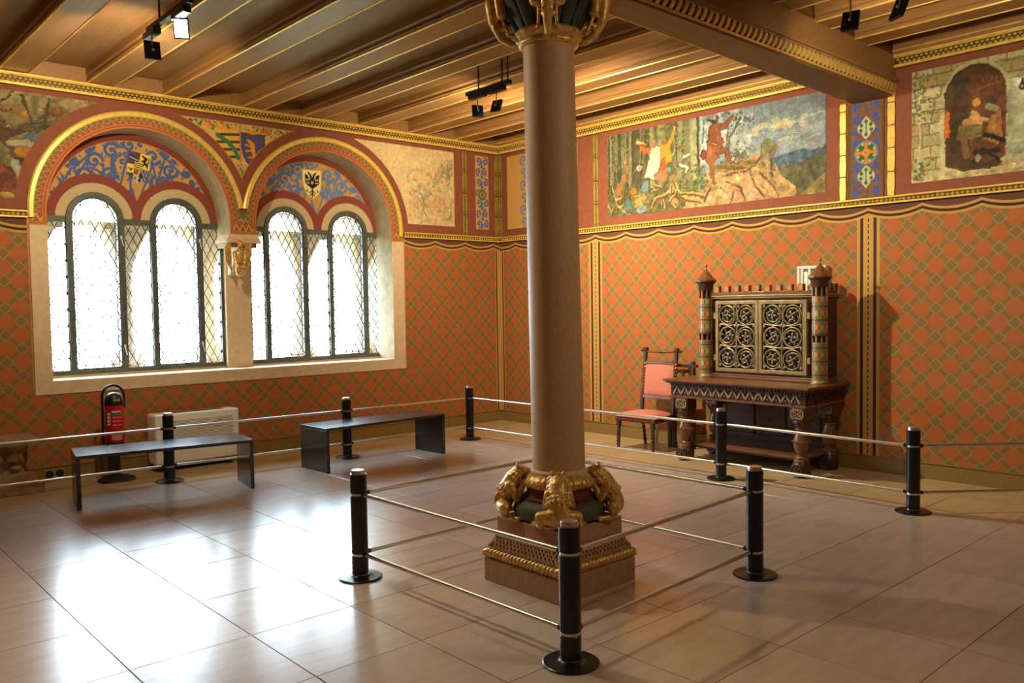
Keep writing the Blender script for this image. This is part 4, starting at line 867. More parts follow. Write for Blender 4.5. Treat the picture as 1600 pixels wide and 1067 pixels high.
# ------------------------------------------------------------------ windows
PW, PH = .0885, .1667                        # diamond pane pitch
def clip_poly(pts, inside_pts):
    """Sutherland-Hodgman against a convex outline"""
    out = pts; n = len(inside_pts)
    for i in range(n):
        a, b = inside_pts[i], inside_pts[(i+1) % n]; cur = out; out = []
        if not cur: return []
        side = lambda p: (b[0]-a[0])*(p[1]-a[1])-(b[1]-a[1])*(p[0]-a[0])
        for j in range(len(cur)):
            p, q = cur[j], cur[(j+1) % len(cur)]; sp_, sq = side(p), side(q)
            if sp_ >= 0: out.append(p)
            if (sp_ >= 0) != (sq >= 0): t = sp_/(sp_-sq); out.append((p[0]+(q[0]-p[0])*t, p[1]+(q[1]-p[1])*t))
    return out
def area(p): return abs(sum(p[i][0]*p[(i+1) % len(p)][1]-p[(i+1) % len(p)][0]*p[i][1] for i in range(len(p))))/2
full = None
def glaze(parent, outline, xc, z0, y):
    """diamond panes and the lead net inside a convex outline"""
    global full
    xs = [p[0] for p in outline]; zs = [p[1] for p in outline]; n = 0; net = MB(); seen = set()
    i0, i1 = int((min(xs)-xc)/(PW/2))-2, int((max(xs)-xc)/(PW/2))+2; j0, j1 = int((min(zs)-z0)/(PH/2))-2, int((max(zs)-z0)/(PH/2))+2
    for i in range(i0, i1+1):
        for j in range(j0, j1+1):
            if (i+j) % 2: continue
            cx, cz = xc+i*PW/2, z0+j*PH/2; d = [(cx, cz-PH/2), (cx+PW/2, cz), (cx, cz+PH/2), (cx-PW/2, cz)]; c = clip_poly(d, outline)
            if len(c) < 3 or area(c) < .00012: continue
            if abs(area(c)-PW*PH/2) < 1e-7:
                if full is None: full = MB().prism([(-PW/2, 0), (0, -PH/2), (PW/2, 0), (0, PH/2)], [], FL, -.0015, .0015).mesh('pane', [M['glass']])
                o = link_mesh('pane', full, None, parent, (cx, y, cz))
            else:
                me = MB().prism([(a-cx, b-cz) for a, b in c], [], FL, -.0015, .0015).mesh('pane', [M['glass']]); o = link_mesh('pane', me, None, parent, (cx, y, cz))
            o.rotation_euler = (random.uniform(-.02, .02), 0, random.uniform(-.02, .02)); n += 1
            for q in range(len(c)):
                a, b = c[q], c[(q+1) % len(c)]; key = tuple(sorted([(round(a[0], 3), round(a[1], 3)), (round(b[0], 3), round(b[1], 3))]))
                if key in seen or (a[0]-b[0])**2+(a[1]-b[1])**2 < 1e-6: continue
                seen.add(key); net.bar((a[0], y, a[1]), (b[0], y, b[1]), .0078, .007, (0, 1, 0))
    nt = net.build('lead_net', M['lead'], parent); tag(nt, kind='stuff')
    return n
def build_window(i):
    a, b = WX[i]; l0, l1 = LIGHTS[i]; root = empty('window_%d' % (i+1), ((a+b)/2, .37, 1.0)); tag(root, kind='structure'); RL = root.location.copy()
    class Sh(MB):
        pass
    def part(m_, name, mt, par=root, **k):
        off = RL if par is root else RL
        m_.v = [(p[0]-off.x, p[1]-off.y, p[2]-off.z) for p in m_.v]; return m_.build(name, mt, par, **k)
    y0, y1 = .340, .392; m_ = MB()
    m_.box(a, b, y0, y1, 1.0, 1.045); part(m_, 'bottom_rail', M['frame'], bev=.003)
    for x in (a, b-.034): m_ = MB(); m_.box(x, x+.034, y0, y1, 1.045, 2.56); part(m_, 'outer_stile', M['frame'], bev=.003)
    tr = [(a, l0-.283), (l0+.283, l1-.283), (l1+.283, b)]
    for x0, x1 in tr: m_ = MB(); m_.box(x0, x1, y0, y1, 2.558, 2.618); part(m_, 'transom', M['frame'], bev=.003)
    for l in (l0, l1):
        k, q = .282, .226; cz = 2.596
        outl = [(l-k, 1.045), (l-q, 1.045)]+[(l-q, cz)]+arc(l, cz, q, 180, 0, 24)[1:]+[(l+q, 1.045), (l+k, 1.045)]+arc(l, cz, k, 0, 180, 28)
        m_ = MB(); m_.prism(outl, [], FL, y0-.006, y1); part(m_, 'arched_frame', M['frame'], bev=.003)
        cs = empty('casement', (0, 0, 0)); cs.parent = root
        q2 = .222; ol = [(l-q2, 1.052), (l+q2, 1.052)]+arc(l, cz, q2, 0, 180, 18); net_q = [(x-RL.x, z-RL.z) for x, z in ol]
        glaze(cs, net_q, l-RL.x, 1.085-RL.z, 0.0)
        m_ = MB(); inner = [(l-q2+.028, 1.082), (l+q2-.028, 1.082)]+arc(l, cz, q2-.028, 0, 180, 18)
        for s_ in range(len(inner)): m_.bar((inner[s_][0], .37, inner[s_][1]), (inner[(s_+1) % len(inner)][0], .37, inner[(s_+1) % len(inner)][1]), .007, .007, (0, 1, 0))
        part(m_, 'border_lead', M['lead'], cs)
        m_ = MB(); hz = 1.10
        ob = [(l-.228, 1.045), (l+.228, 1.045)]+arc(l, cz, .228, 0, 180, 18); ib = [(l-.216, 1.058), (l+.216, 1.058)]+arc(l, cz, .216, 0, 180, 18)
        m_.prism(ob, [ib], FL, .352, .388); part(m_, 'sash_edge', M['frame'], cs)
        for hz in (1.24, 2.39):
            m_ = MB(); m_.tube([(l+.242, y0-.012, hz+.035), (l+.246, y0-.028, hz), (l+.256, y0-.030, hz-.045), (l+.262, y0-.022, hz-.06)], .006, 6); m_.box(l+.236, l+.256, y0-.014, y0-.004, hz+.015, hz+.05); part(m_, 'window_catch', M['white'] if i == 0 else M['frame'], root, smooth=True)
    for k_, (x0, x1) in enumerate(((a+.034, l0-.283), (l0+.283, l1-.283), (l1+.283, b-.034))):
        cs = empty('side_light', (0, 0, 0)); cs.parent = root
        glaze(cs, [(x0-RL.x, 1.045-RL.z), (x1-RL.x, 1.045-RL.z), (x1-RL.x, 2.56-RL.z), (x0-RL.x, 2.56-RL.z)], (x0+x1)/2-RL.x, 1.085-RL.z, 0.0)
build_window(0); build_window(1)

# exterior arcade columns seen through the panes, and the outer parapet and ground beyond
def ext_column(x):
    r = empty('exterior_column', (x, .82, .98)); r.parent = wl
    m_ = MB(); m_.lathe([(.20, 0), (.20, .05), (.17, .07), (.19, .10), (.16, .13), (.135, .19), (.10, .24), (.085, .28)], n=20); m_.build('column_base', M['outer_stone'], r, smooth=True)
    m_ = MB(); m_.lathe([(.085, .28), (.080, 1.08)], n=20); m_.build('column_shaft', M['outer_stone'], r, smooth=True)
    m_ = MB(); m_.lathe([(.082, 1.08), (.105, 1.10), (.09, 1.13), (.12, 1.22), (.17, 1.36), (.235, 1.50), (.255, 1.54)], n=24, rmod=lambda t, z: 1+.10*math.cos(4*t+math.pi)*max(0, z-1.15)*2+.03*math.cos(16*t)); m_.box(-.27, .27, -.27, .27, 1.54, 1.62); m_.build('column_capital', M['outer_stone'], r, smooth=True)
for x in (-5.80, -4.86, -3.93, -3.60, -2.71, -1.80): ext_column(x)
mb = MB(); mb.box(-7.2, -.4, .46, 1.15, .60, .975); mb.build('outer_ledge', M['outer_stone'], wl)
mb = MB(); hz = lambda x: [(x-.235, 2.596), (x-.235, 2.61)]
oh = []
for l0, l1 in LIGHTS:
    for l in (l0, l1): lx = l+(.0 if l > -3.5 else -.0); oh.append([(lx-.37, 2.605), (lx+.37, 2.605)]+arc(lx, 2.62, .37, 0, 180, 24))
mb.prism([(-7.2, 2.60), (-.4, 2.60), (-.4, 4.2), (-7.2, 4.2)], oh, FL, .60, 1.08); mb.build('outer_arcade_wall', M['outer_stone'], wl)
mb = MB(); mb.box(-7.2, -6.0, .46, 1.08, .9, 2.6); mb.box(-1.6, -.4, .46, 1.08, .9, 2.6); mb.build('outer_arcade_end', M['outer_stone'], wl)
mb = MB(); mb.box(-7.2, -.4, .461, .60, 3.0, 4.2); mb.build('outer_wall_core', M['outer_stone'], wl)
mb = MB(); mb.box(-90, 90, 1.5, 120, -9.5, -9); gr = mb.build('castle_hill_ground', mat('hazy_hillside', (120, 126, 92), (90, 98, 70), .9, scale=.4)); tag(gr, kind='structure')

# ------------------------------------------------------------------ central column
CX, CY = -4.415, -5.520
def lean(z): s = .005-.0118*(z-.6) if z > .6 else .005*max(0, z)/.6; return s
col = empty('column', (CX, CY, 0)); tag(col, 'tall rose-brown stone column with gilded lions at its foot, carrying the ceiling girder', 'column')
def cpart(m_, name, mt, par=col, smooth=False, bev=0):
    m_.v = [(x+lean(z)*.74, y-lean(z)*.67, z) for x, y, z in m_.v]; return m_.build(name, mt, par, smooth=smooth, bev=bev)
m_ = MB(); m_.box(-.32, .32, -.32, .32, 0, .138); cpart(m_, 'plinth', M['sandstone'], bev=.006)
# gilded rope roll round the plinth
def rope_roll():
    m_ = MB(); H = .30; n = 84; per = []
    for sd in range(4):
        for k in range(n): t = -H+2*H*k/n; per.append([(t, -H), (H, t), (-t, H), (-H, -t)][sd])
    q = 12; vs = []; fs = []; N = len(per)
    for i, (x, y) in enumerate(per):
        sd = i//n; nx, ny = [(0, -1), (1, 0), (0, 1), (-1, 0)][sd]; k = i % n
        if k < 3: px_, py_ = [(0, -1), (1, 0), (0, 1), (-1, 0)][sd-1]; nx, ny = nx+px_, ny+py_
        for j in range(q):
            a = 2*math.pi*j/q; ph = i*2*math.pi/4.2*.5-a*.8; rr = .033*(.68+.32*abs(math.sin(ph)))
            vs.append((x+nx*rr*math.cos(a), y+ny*rr*math.cos(a), .169+rr*math.sin(a)))
    for i in range(N):
        for j in range(q): fs.append((i*q+j, i*q+(j+1) % q, ((i+1) % N)*q+(j+1) % q, ((i+1) % N)*q+j))
    m_.add(vs, fs); return cpart(m_, 'rope_moulding', M['gold'], smooth=60)
m_ = MB(); m_.box(-.305, .305, -.305, .305, .138, .20); cpart(m_, 'rope_bed', M['gold'], bev=.01)
rope_roll()
def frustum(m_, h0, h1, z0, z1): return m_.add([(-h0, -h0, z0), (h0, -h0, z0), (h0, h0, z0), (-h0, h0, z0), (-h1, -h1, z1), (h1, -h1, z1), (h1, h1, z1), (-h1, h1, z1)], [(0, 3, 2, 1), (4, 5, 6, 7), (0, 1, 5, 4), (1, 2, 6, 5), (2, 3, 7, 6), (3, 0, 4, 7)])
m_ = MB(); frustum(m_, .302, .264, .198, .285); cpart(m_, 'carved_slope', M['sandstone'])
m_ = MB()                                       # interlaced lattice carved on the slope
for sd in range(4):
    A_ = Matrix.Rotation(sd*math.pi/2, 3, 'Z')
    P = lambda u, t: A_ @ Vector((u*(.292-.034*t), -(.300-.036*t)-.004, .206+.072*t))
    n = 9
    for k in range(-n, n+1):
        for s_ in (-1, 1):
            u0 = (k)/n; u1 = u0+s_*2.0/n
            if abs(u1) > 1.0 or abs(u0) > 1.0: continue
            m_.bar(P(u0, 0), P(u1, 1), .010, .018, A_ @ Vector((0, -1, 0)))
    for t in (0, 1): m_.bar(P(-1, t), P(1, t), .011, .011, A_ @ Vector((0, -1, 0)))
lt = cpart(m_, 'carved_lattice', M['sandstone']); tag(lt, kind='stuff')
m_ = MB(); m_.box(-.264, .264, -.264, .264, .285, .385); cpart(m_, 'socle', M['sandstone'], bev=.006)
m_ = MB(); m_.lathe([(.235, .385), (.262, .40), (.272, .43), (.268, .465), (.245, .49), (.215, .503)], n=48); cpart(m_, 'green_torus', M['torus_green'], smooth=True)
m_ = MB(); m_.lathe([(.218, .503), (.222, .512), (.200, .52), (.192, .545), (.196, .572), (.205, .58)], n=48); cpart(m_, 'red_scotia', M['scotia_red'], smooth=True)
m_ = MB(); m_.lathe([(.17, .572), (.205, .575), (.222, .592), (.218, .615), (.195, .640), (.170, .652)], n=144, rmod=lambda t, z: 1+(.03*abs(math.cos(t*18))-.015)*(1 if .574 < z < .645 else 0)); cpart(m_, 'gadrooned_ring', M['gold'], smooth=60)
m_ = MB(); m_.lathe([(.158, .64), (.172, .648), (.172, .664), (.160, .676)], n=48); cpart(m_, 'shaft_fillet', M['beige_stone'], smooth=True)
m_ = MB(); m_.lathe([(.1575, .66), (.1575, .70), (.156, 1.2), (.153, 2.0), (.149, 3.16)], n=64); cpart(m_, 'shaft', M['shaft'], smooth=True)
def P3(r, y, z): return (r, y, z)
lion_caps = [((.330, 0, .450), (.050, .075, .058)), ((.335, 0, .455), .056, (.300, 0, .545), .062), ((.300, 0, .545), .062, (.262, 0, .605), .060), ((.262, 0, .605), .058, (.235, 0, .640), .050),
    ((.225, 0, .650), (.050, .046, .042)), ((.205, 0, .650), .036, (.172, 0, .645), .026), ((.240, .034, .690), .013), ((.240, -.034, .690), .013)]
for s_ in (-1, 1):
    lion_caps += [((.285, s_*.05, .575), .034, (.245, s_*.072, .505), .024), ((.245, s_*.072, .505), .023, (.200, s_*.058, .600), .018), ((.196, s_*.056, .605), (.026, .020, .018)),
        ((.325, s_*.045, .455), .048, (.318, s_*.100, .455), .036), ((.318, s_*.100, .455), .034, (.318, s_*.098, .405), .022), ((.312, s_*.10, .400), .018, (.245, s_*.132, .400), .016), ((.236, s_*.136, .400), (.026, .018, .015))]
    for a in range(3): lion_caps.append(((.222+a*.007, s_*(.128+a*.012), .397), .010))
tail = [(.372, .0, .43), (.382, .012, .47), (.372, .026, .51), (.356, .03, .53)]
for a, b in zip(tail[:-1], tail[1:]): lion_caps.append((a, .010, b, .010))
rnd = random.Random(4)
for r in range(7):                                # mane locks
    t = r/6; bx_, bz = .325-.105*t, .535+.125*t; rad = .064-.012*t
    for k in range(9):
        a = -1.35+2.7*k/8; nrm = Vector((math.cos(a)*.80, math.sin(a), math.cos(a)*.55)); c = Vector((bx_-.02, 0, bz-.02))+nrm.normalized()*(rad+.006)
        lion_caps.append((tuple(c), (.012, .009, .014)))
lion_me = sculpt('gilded_lion', lion_caps, .0042, M['gold'], 1)
for k in range(4):
    link_mesh('gilded_lion', lion_me, None, col, (0, 0, 0), math.pi/4+k*math.pi/2)
# capital
m_ = MB(); m_.lathe([(.150, 3.135), (.172, 3.14), (.178, 3.155), (.170, 3.168), (.186, 3.18), (.200, 3.205), (.185, 3.222), (.160, 3.23)], n=72, rmod=lambda t, z: 1+.035*abs(math.cos(9*t))*(1 if z > 3.175 else 0)); cpart(m_, 'gilded_neck_ring', M['gold'], smooth=60)
m_ = MB(); m_.lathe([(.155, 3.20), (.170, 3.26), (.205, 3.34), (.265, 3.44), (.32, 3.50), (.30, 3.52)], n=96, rmod=lambda t, z: 1+.09*abs(math.cos(4*t))+.02*math.cos(24*t)); cpart(m_, 'leaf_bell', M['leaf_green'], smooth=60)
for k in range(16):
    a = k*math.pi/8+math.pi/8*.5; m_ = MB(); vs = []; fs = []
    for i in range(9):
        t = i/8; r = .172+.20*t**1.7+.02*math.sin(t*3.1); z = 3.20+.30*t; hw = .040*math.sin(math.pi*min(1, .12+t*.85))**.7+.002; c_, s_2 = math.cos(a), math.sin(a)
        for q, off in ((-1, 0), (-.45, .012), (0, .004), (.45, .012), (1, 0)): rr = r+off; vs.append((rr*c_-hw*q*s_2, rr*s_2+hw*q*c_, z))
    for i in range(8):
        for q in range(4): fs.append((i*5+q, i*5+q+1, (i+1)*5+q+1, (i+1)*5+q))
    m_.add(vs, fs); cpart(m_, 'capital_leaf', M['leaf_green'], smooth=70)
m_ = MB(); m_.box(-.30, .30, -.30, .30, 3.50, 3.535); ab = cpart(m_, 'abacus', M['wood_girder'], bev=.008)
eagle = [((.300, 0, 3.50), .055, (.318, 0, 3.40), .050), ((.318, 0, 3.40), .050, (.312, 0, 3.30), .038), ((.312, 0, 3.30), .037, (.270, 0, 3.205), .026), ((.270, 0, 3.205), .026, (.215, 0, 3.165), .018), ((.205, 0, 3.165), (.02, .022, .016)),
    ((.335, 0, 3.47), .040, (.360, 0, 3.51), .030)]
for s_ in (-1, 1):
    eagle += [((.290, s_*.060, 3.50), .040, (.275, s_*.092, 3.40), .034), ((.275, s_*.092, 3.40), .034, (.268, s_*.072, 3.325), .030), ((.262, s_*.068, 3.315), (.030, .032, .026)),
        ((.262, s_*.045, 3.30), .013, (.222, s_*.052, 3.20), .009), ((.215, s_*.055, 3.195), (.024, .014, .010)), ((.262, s_*.02, 3.25), .018, (.205, s_*.012, 3.29), .012), ((.205, s_*.012, 3.29), .012, (.190, 0, 3.235), .010)]
    for k in range(5): eagle.append(((.300-k*.004, s_*(.115-k*.009), 3.49-k*.040), .010, (.285, s_*(.060-k*.004), 3.46-k*.040), .010))
for r in range(8):
    for k in (-1, 0, 1): eagle.append(((.352-.003*r-abs(k)*.010-(.006*(r-4)**2*.2 if r > 4 else 0), k*.022, 3.47-r*.030), (.012, .013, .014)))
eagle_me = sculpt('gilded_eagle', eagle, .0048, M['gold'], 1)
for k in range(4): e_ = link_mesh('gilded_eagle', eagle_me, None, col, (lean(3.3)*.74, -lean(3.3)*.67, 0), math.pi/4+k*math.pi/2)

# ------------------------------------------------------------------ barrier posts and rails
def make_post():
    r = empty('barrier_post')
    m_ = MB(); m_.lathe([(.128, 0), (.132, .003), (.132, .007), (.126, .011), (.07, .013), (.055, .016), (.05, .02)], n=48); m_.build('base_plate', M['black_post'], r, smooth=30)
    m_ = MB(); m_.lathe([(.046, .012), (.046, .026)], n=32); m_.build('foot_ring', M['steel'], r, smooth=30)
    for a, b in ((.026, .137), (.151, .506), (.520, .632)): m_ = MB(); m_.lathe([(.048, a), (.050, a+.002), (.050, b-.002), (.048, b)], n=36); m_.build('tube_section', M['black_post'], r, smooth=30)
    for z in (.144, .513): m_ = MB(); m_.lathe([(.046, z-.008), (.046, z+.008)], n=32); m_.build('collar_ring', M['steel'], r, smooth=30)
    m_ = MB(); m_.lathe([(.042, .628), (.042, .652), (.039, .660), (.030, .661)], n=32); m_.build('cap', M['steel'], r, smooth=30)
    m_ = MB(); m_.lathe([(.050, .630), (.050, .636)], n=32); m_.build('rim', M['black_post'], r, smooth=30)
    return r
POSTS = {'A': ((-5.216, -6.384), 'black barrier post at the nearest corner of the column enclosure'),
    'B': ((-5.250, -4.640), 'black barrier post at the left corner of the column enclosure'),
    'C': ((-3.523, -6.292), 'black barrier post at the right corner of the column enclosure'),
    'I': ((-3.555, -4.615), 'black barrier post at the far corner of the column enclosure, behind the shaft'),
    'D': ((-5.025, -.847), 'black barrier post behind the left bench, in front of the cream heater'),
    'E': ((-3.146, -.989), 'black barrier post behind the right bench, below the window'),
    'F': ((-1.435, -1.030), 'black barrier post nearest the room corner, right of the far bench'),
    'G': ((-1.314, -4.572), 'black barrier post in front of the carved table'),
    'H': ((-1.337, -6.324), 'black barrier post to the right of the carved table, by the right wall'),
    'J': ((-6.95, -.655), 'black barrier post beyond the left edge in front of the stone ledge'),
    'K': ((-.22, -7.28), 'black barrier post beyond the right edge against the right wall')}
p0 = make_post(); first = True
for k, ((x, y), lb) in POSTS.items():
    p = p0 if first else copy_tree(p0); first = False; p.location = (x, y, 0); tag(p, lb, 'post', 'black barrier posts')
RAILS = [('A', 'B', 'front-left side of the column enclosure'), ('A', 'C', 'front-right side of the column enclosure'), ('B', 'I', 'far-left side of the column enclosure'), ('I', 'C', 'far-right side of the column enclosure'),
    ('J', 'D', 'stretch in front of the stone ledge and extinguisher'), ('D', 'E', 'stretch between the two benches, in front of the heater'), ('E', 'F', 'stretch behind the right bench'), ('F', 'G', 'stretch in front of the salmon chair, passing behind the column'), ('G', 'H', 'stretch in front of the carved table'), ('H', 'K', 'last stretch running to the right edge of the picture')]
for a, b, wh in RAILS:
    (xa, ya), (xb, yb) = POSTS[a][0], POSTS[b][0]; d = Vector((xb-xa, yb-ya, 0)); L = d.length; d.normalize()
    for z, nm in ((.513, 'upper'), (.150, 'lower')):
        up = .012 if nm == 'upper' else .010
        r = empty('barrier_rail', (xa+d.x*.050, ya+d.y*.050, z)); r.rotation_euler = (0, 0, math.atan2(d.y, d.x))
        m_ = MB(); m_.tube([(0.0, 0, 0), (L-.10, 0, 0)], .0125, 16); m_.build('tube', M['steel'], r, smooth=True)
        for x in (0.0, L-.10-.022): m_ = MB(); m_.tube([(x, 0, 0), (x+.022, 0, 0)], .0145, 12); m_.build('end_socket', M['black_post'], r, smooth=True)
        tag(r, '%s steel rail on the %s' % (nm, wh), 'rail', 'steel barrier rails')

# ------------------------------------------------------------------ benches
def bench(x0, x1, y0, y1, lb, rz=0):
    r = empty('bench', ((x0+x1)/2, (y0+y1)/2, 0), rz); tag(r, lb, 'bench', 'slate-dark slab benches'); L, W = (x1-x0)/2, (y1-y0)/2; T = .028
    m_ = MB(); m_.box(-L, L, -W, W, .45-T, .45); m_.build('seat_slab', M['bench'], r, bev=.002)
    for s_ in (-1, 1): m_ = MB(); m_.box(s_*L, s_*(L-T*1.2), -W, W, 0, .45-T); m_.build('side_slab', M['bench'], r, bev=.002)
bench(-5.98, -4.53, -1.635, -1.135, 'left dark slab bench, in front of the red extinguisher and heater', R_(-10.5))
bench(-3.785, -2.28, -1.64, -1.13, 'right dark slab bench, standing between the heater and the room corner', R_(1.5))

# ------------------------------------------------------------------ fire extinguisher on its stand
ex = empty('fire_extinguisher', (-5.372, -.40, 0)); tag(ex, 'red fire extinguisher on a black floor stand with hooped handle', 'extinguisher')
m_ = MB(); m_.lathe([(.170, 0), (.175, .004), (.165, .018), (.11, .040), (.05, .052), (.03, .055)], n=40); m_.build('stand_base', M['black'], ex, smooth=50)
m_ = MB(); m_.box(-.055, .055, .045, .075, .05, .42); m_.box(-.075, .075, -.03, .07, .34, .365); m_.build('stand_bracket', M['black'], ex, bev=.004)
m_ = MB(); hp = [(-.10, .03, .36), (-.10, .03, .80)]+[(-.10*math.cos(R_(a)), .03, .825+.10*math.sin(R_(a))) for a in range(0, 181, 15)]+[(.10, .03, .80), (.10, .03, .70)]; m_.tube(hp, .0125, 10); m_.build('hoop_handle', M['black'], ex, smooth=True)
m_ = MB(); m_.lathe([(.060, .368), (.080, .375), (.084, .39), (.084, .735), (.078, .752)], n=40); tk = m_.build('tank', M['red'], ex, smooth=True)
m_ = MB(); m_.lathe([(.086, .735), (.087, .75), (.084, .785), (.072, .825), (.045, .850), (.01, .858)], n=40); dmx = m_.build('valve_shroud', M['black'], ex, smooth=True)
def curved(r, a0, a1, z0, z1, name, mt, par):
    m_ = MB(); n = 10; vs = []
    for k in range(n+1):
        a = R_(a0+(a1-a0)*k/n); vs += [(r*math.cos(a), r*math.sin(a), z0), (r*math.cos(a), r*math.sin(a), z1)]
    m_.add(vs, [(2*k, 2*k+2, 2*k+3, 2*k+1) for k in range(n)]); return m_.build(name, mt, par, smooth=True)
curved(.0847, 232, 298, .640, .662, 'label_band', M['blue'], tk); curved(.0847, 236, 292, .668, .684, 'label_print', M['white'], tk)
for k in range(3):
    curved(.0847, 240, 262, .612-k*.036, .626-k*.036, 'label_print', M['ink'], tk); curved(.0847, 266, 296, .614-k*.036, .622-k*.036, 'label_print', M['ink'], tk)
curved(.0847, 232, 298, .400, .480, 'label_print', M['ink'], tk); curved(.0849, 206, 226, .545, .665, 'pictogram_strip', M['white'], tk)
for k in range(3): curved(.0852, 212, 220, .560+k*.035, .576+k*.035, 'pictogram', M['black'], tk)
curved(.0852, 246, 292, .775, .80, 'sticker', M['lime'], dmx)

# ------------------------------------------------------------------ convector heater
ht = empty('heater', (-4.54, -.24, 0)); tag(ht, 'cream-white floor convector heater with a louvred front under the window', 'heater')
def rot(m_, M4): m_.v = [tuple(M4 @ Vector(p)) for p in m_.v]; return m_
m_ = MB(); m_.box(-.44, .44, -.125, .11, .075, .585); m_.build('casing', M['cream'], ht, bev=.018)
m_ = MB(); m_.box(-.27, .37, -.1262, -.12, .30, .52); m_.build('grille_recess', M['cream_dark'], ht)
for k in range(15): m_ = MB(); m_.box(-.275, .375, -.1315, -.1255, .302+k*.0150, .3115+k*.0150); m_.build('louvre', M['cream'], ht)
m_ = MB(); m_.box(-.44, .44, -.127, -.1245, .228, .233); m_.build('panel_joint', M['cream_dark'], ht)
m_ = MB(); m_.box(-.30, .30, -.06, .05, .585, .589); m_.build('top_vent', M['cream_dark'], ht)
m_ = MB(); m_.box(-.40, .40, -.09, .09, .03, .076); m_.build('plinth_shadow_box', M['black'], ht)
for s_ in (-1, 1): m_ = MB(); m_.box(s_*.30, s_*.36, -.12, .10, 0, .034); m_.build('foot', M['black'], ht, bev=.004)
m_ = MB(); m_.lathe([(.025, 0), (.03, .01), (.03, .03), (.02, .036)], (0, 0, 0), 16, Matrix.Translation((.43, -.14, .12)) @ Matrix.Rotation(math.pi/2, 4, 'X')); m_.build('control_knob', M['black'], ht, smooth=True)

# stone ledge with carved shells at the left edge
sl = empty('stone_ledge', (-6.9, -.25, 0)); tag(sl, 'weathered stone ledge carved with scallop shells at the left edge under the window wall', 'ledge')
def X9(m_, name, mt, **k): m_.v = [(x+6.9, y+.25, z) for x, y, z in m_.v]; return m_.build(name, mt, sl, **k)
m_ = MB(); m_.box(-7.9, -6.03, -.46, -.006, .44, .498); X9(m_, 'top_slab', M['limestone'], bev=.006)
m_ = MB(); m_.prism([(-.40, .44), (-.36, .40), (-.30, .385), (-.30, .17), (-.02, .17), (-.02, .44)], [], lambda u, v, d: (d, u, v), -7.9, -6.14); X9(m_, 'body', M['limestone'], bev=.004)
m_ = MB(); m_.box(-7.9, -6.08, -.42, -.006, .09, .175); X9(m_, 'lower_step', M['limestone'], bev=.006)
m_ = MB(); m_.box(-7.9, -6.02, -.50, -.006, 0, .09); X9(m_, 'foot_step', M['limestone'], bev=.006)
def shell(x, z):
    m_ = MB(); vs = [(x, -.345, z-.045)]; n = 22
    for i in range(n+1):
        a = R_(-20+220*i/n); rr = .062*(1+.10*abs(math.cos(i*math.pi/2))); vs.append((x+rr*math.cos(a), -.318, z-.01+rr*.85*math.sin(a))); vs.append((x+rr*.6*math.cos(a), -.350+(.006 if i % 2 else -.004), z-.015+rr*.5*math.sin(a)))
    fs = []
    for i in range(n): fs += [(0, 2+2*i, 4+2*i), (2+2*i, 1+2*i, 3+2*i, 4+2*i)]
    m_.add(vs, fs); return X9(m_, 'carved_shell', M['beige_stone'], smooth=True)
for k in range(10): shell(-6.215-k*.165, .32)
for k in range(10): m_ = MB(); m_.ball((-6.215-k*.165, -.315, .225), (.05, .02, .035), 10, 6); X9(m_, 'carved_leaf', M['limestone'], smooth=True)
so = empty('double_socket', (-5.83, -.03, .075)); tag(so, 'pair of round dark floor-level sockets on the skirting beside the stone ledge', 'socket')
m_ = MB(); m_.box(-.095, .095, 0, .02, -.045, .045); m_.build('socket_plate', M['limestone'], so, bev=.004)
for s_ in (-1, 1):
    m_ = MB(); m_.lathe([(.036, 0), (.036, .012), (.030, .012), (.028, .004), (.01, .003)], (0, 0, 0), 24, Matrix.Translation((s_*.045, 0, 0)) @ Matrix.Rotation(math.pi/2, 4, 'X')); m_.build('socket_cup', M['socket'], so, smooth=40)

# gilded angel carrying the springing of the two arches
m_ = MB(); m_.box(-4.0, -3.645, -.012, .30, 2.425, 2.482); m_.build('impost_block', M['beige_stone'], wl, bev=.004)
m_ = MB(); m_.box(-4.03, -3.63, -.03, .30, 2.385, 2.425); ib = m_.build('impost_block', M['beige_stone'], wl, bev=.004)
m_ = MB()
for k in range(9): m_.box(-4.02+k*.044, -3.995+k*.044, -.036, -.012, 2.425, 2.442)
d_ = m_.build('impost_dentil', M['beige_stone'], wl); tag(d_, kind='stuff')
m_ = MB(); m_.prism([(.33, 2.39), (-.02, 2.39), (.03, 2.30), (.16, 2.10), (.24, 2.03), (.33, 2.02)], [], lambda u, v, d: (d, u, v), -3.90, -3.72); m_.build('corbel', M['beige_stone'], wl, bev=.02)
ang = [((0, -.01, .325), (.034, .036, .040)), ((0, .0, .345), (.040, .042, .026)), ((0, .01, .285), .024, (0, .02, .25), .028), ((0, .03, .225), (.070, .042, .040)), ((0, .03, .21), .050, (0, .04, .12), .040), ((0, .035, .05), (.050, .044, .030)), ((0, .03, -.005), (.040, .036, .030))]
for s_ in (-1, 1):
    ang += [((s_*.060, .02, .225), .022, (s_*.062, -.005, .15), .018), ((s_*.062, -.005, .15), .017, (s_*.018, -.035, .125), .014), ((s_*.018, -.035, .125), (.018, .016, .016)), ((s_*.030, .0, .075), (.022, .030, .026)), ((s_*.034, .01, .03), .020, (s_*.028, .01, .0), .016)]
    for k in range(7): ang.append(((s_*(.088+.011*k), .06-.002*k, .335-.006*k*k*.3), .0125, (s_*(.080+.009*k), .062, .03+.030*k*.55), .0085))
    for r in range(3):
        for k in range(4): ang.append(((s_*(.095+.018*k), .048, .31-.035*r-.008*k), (.012, .008, .016)))
for k in range(5): ang.append(((-.036+.018*k, .005, .11), .007, (-.05+.025*k, .0, .03), .007))
am = sculpt('gilded_angel', ang, .0042, M['gold'], 1)
link_mesh('gilded_angel', am, None, wl, (-3.895, -.06, 2.045))

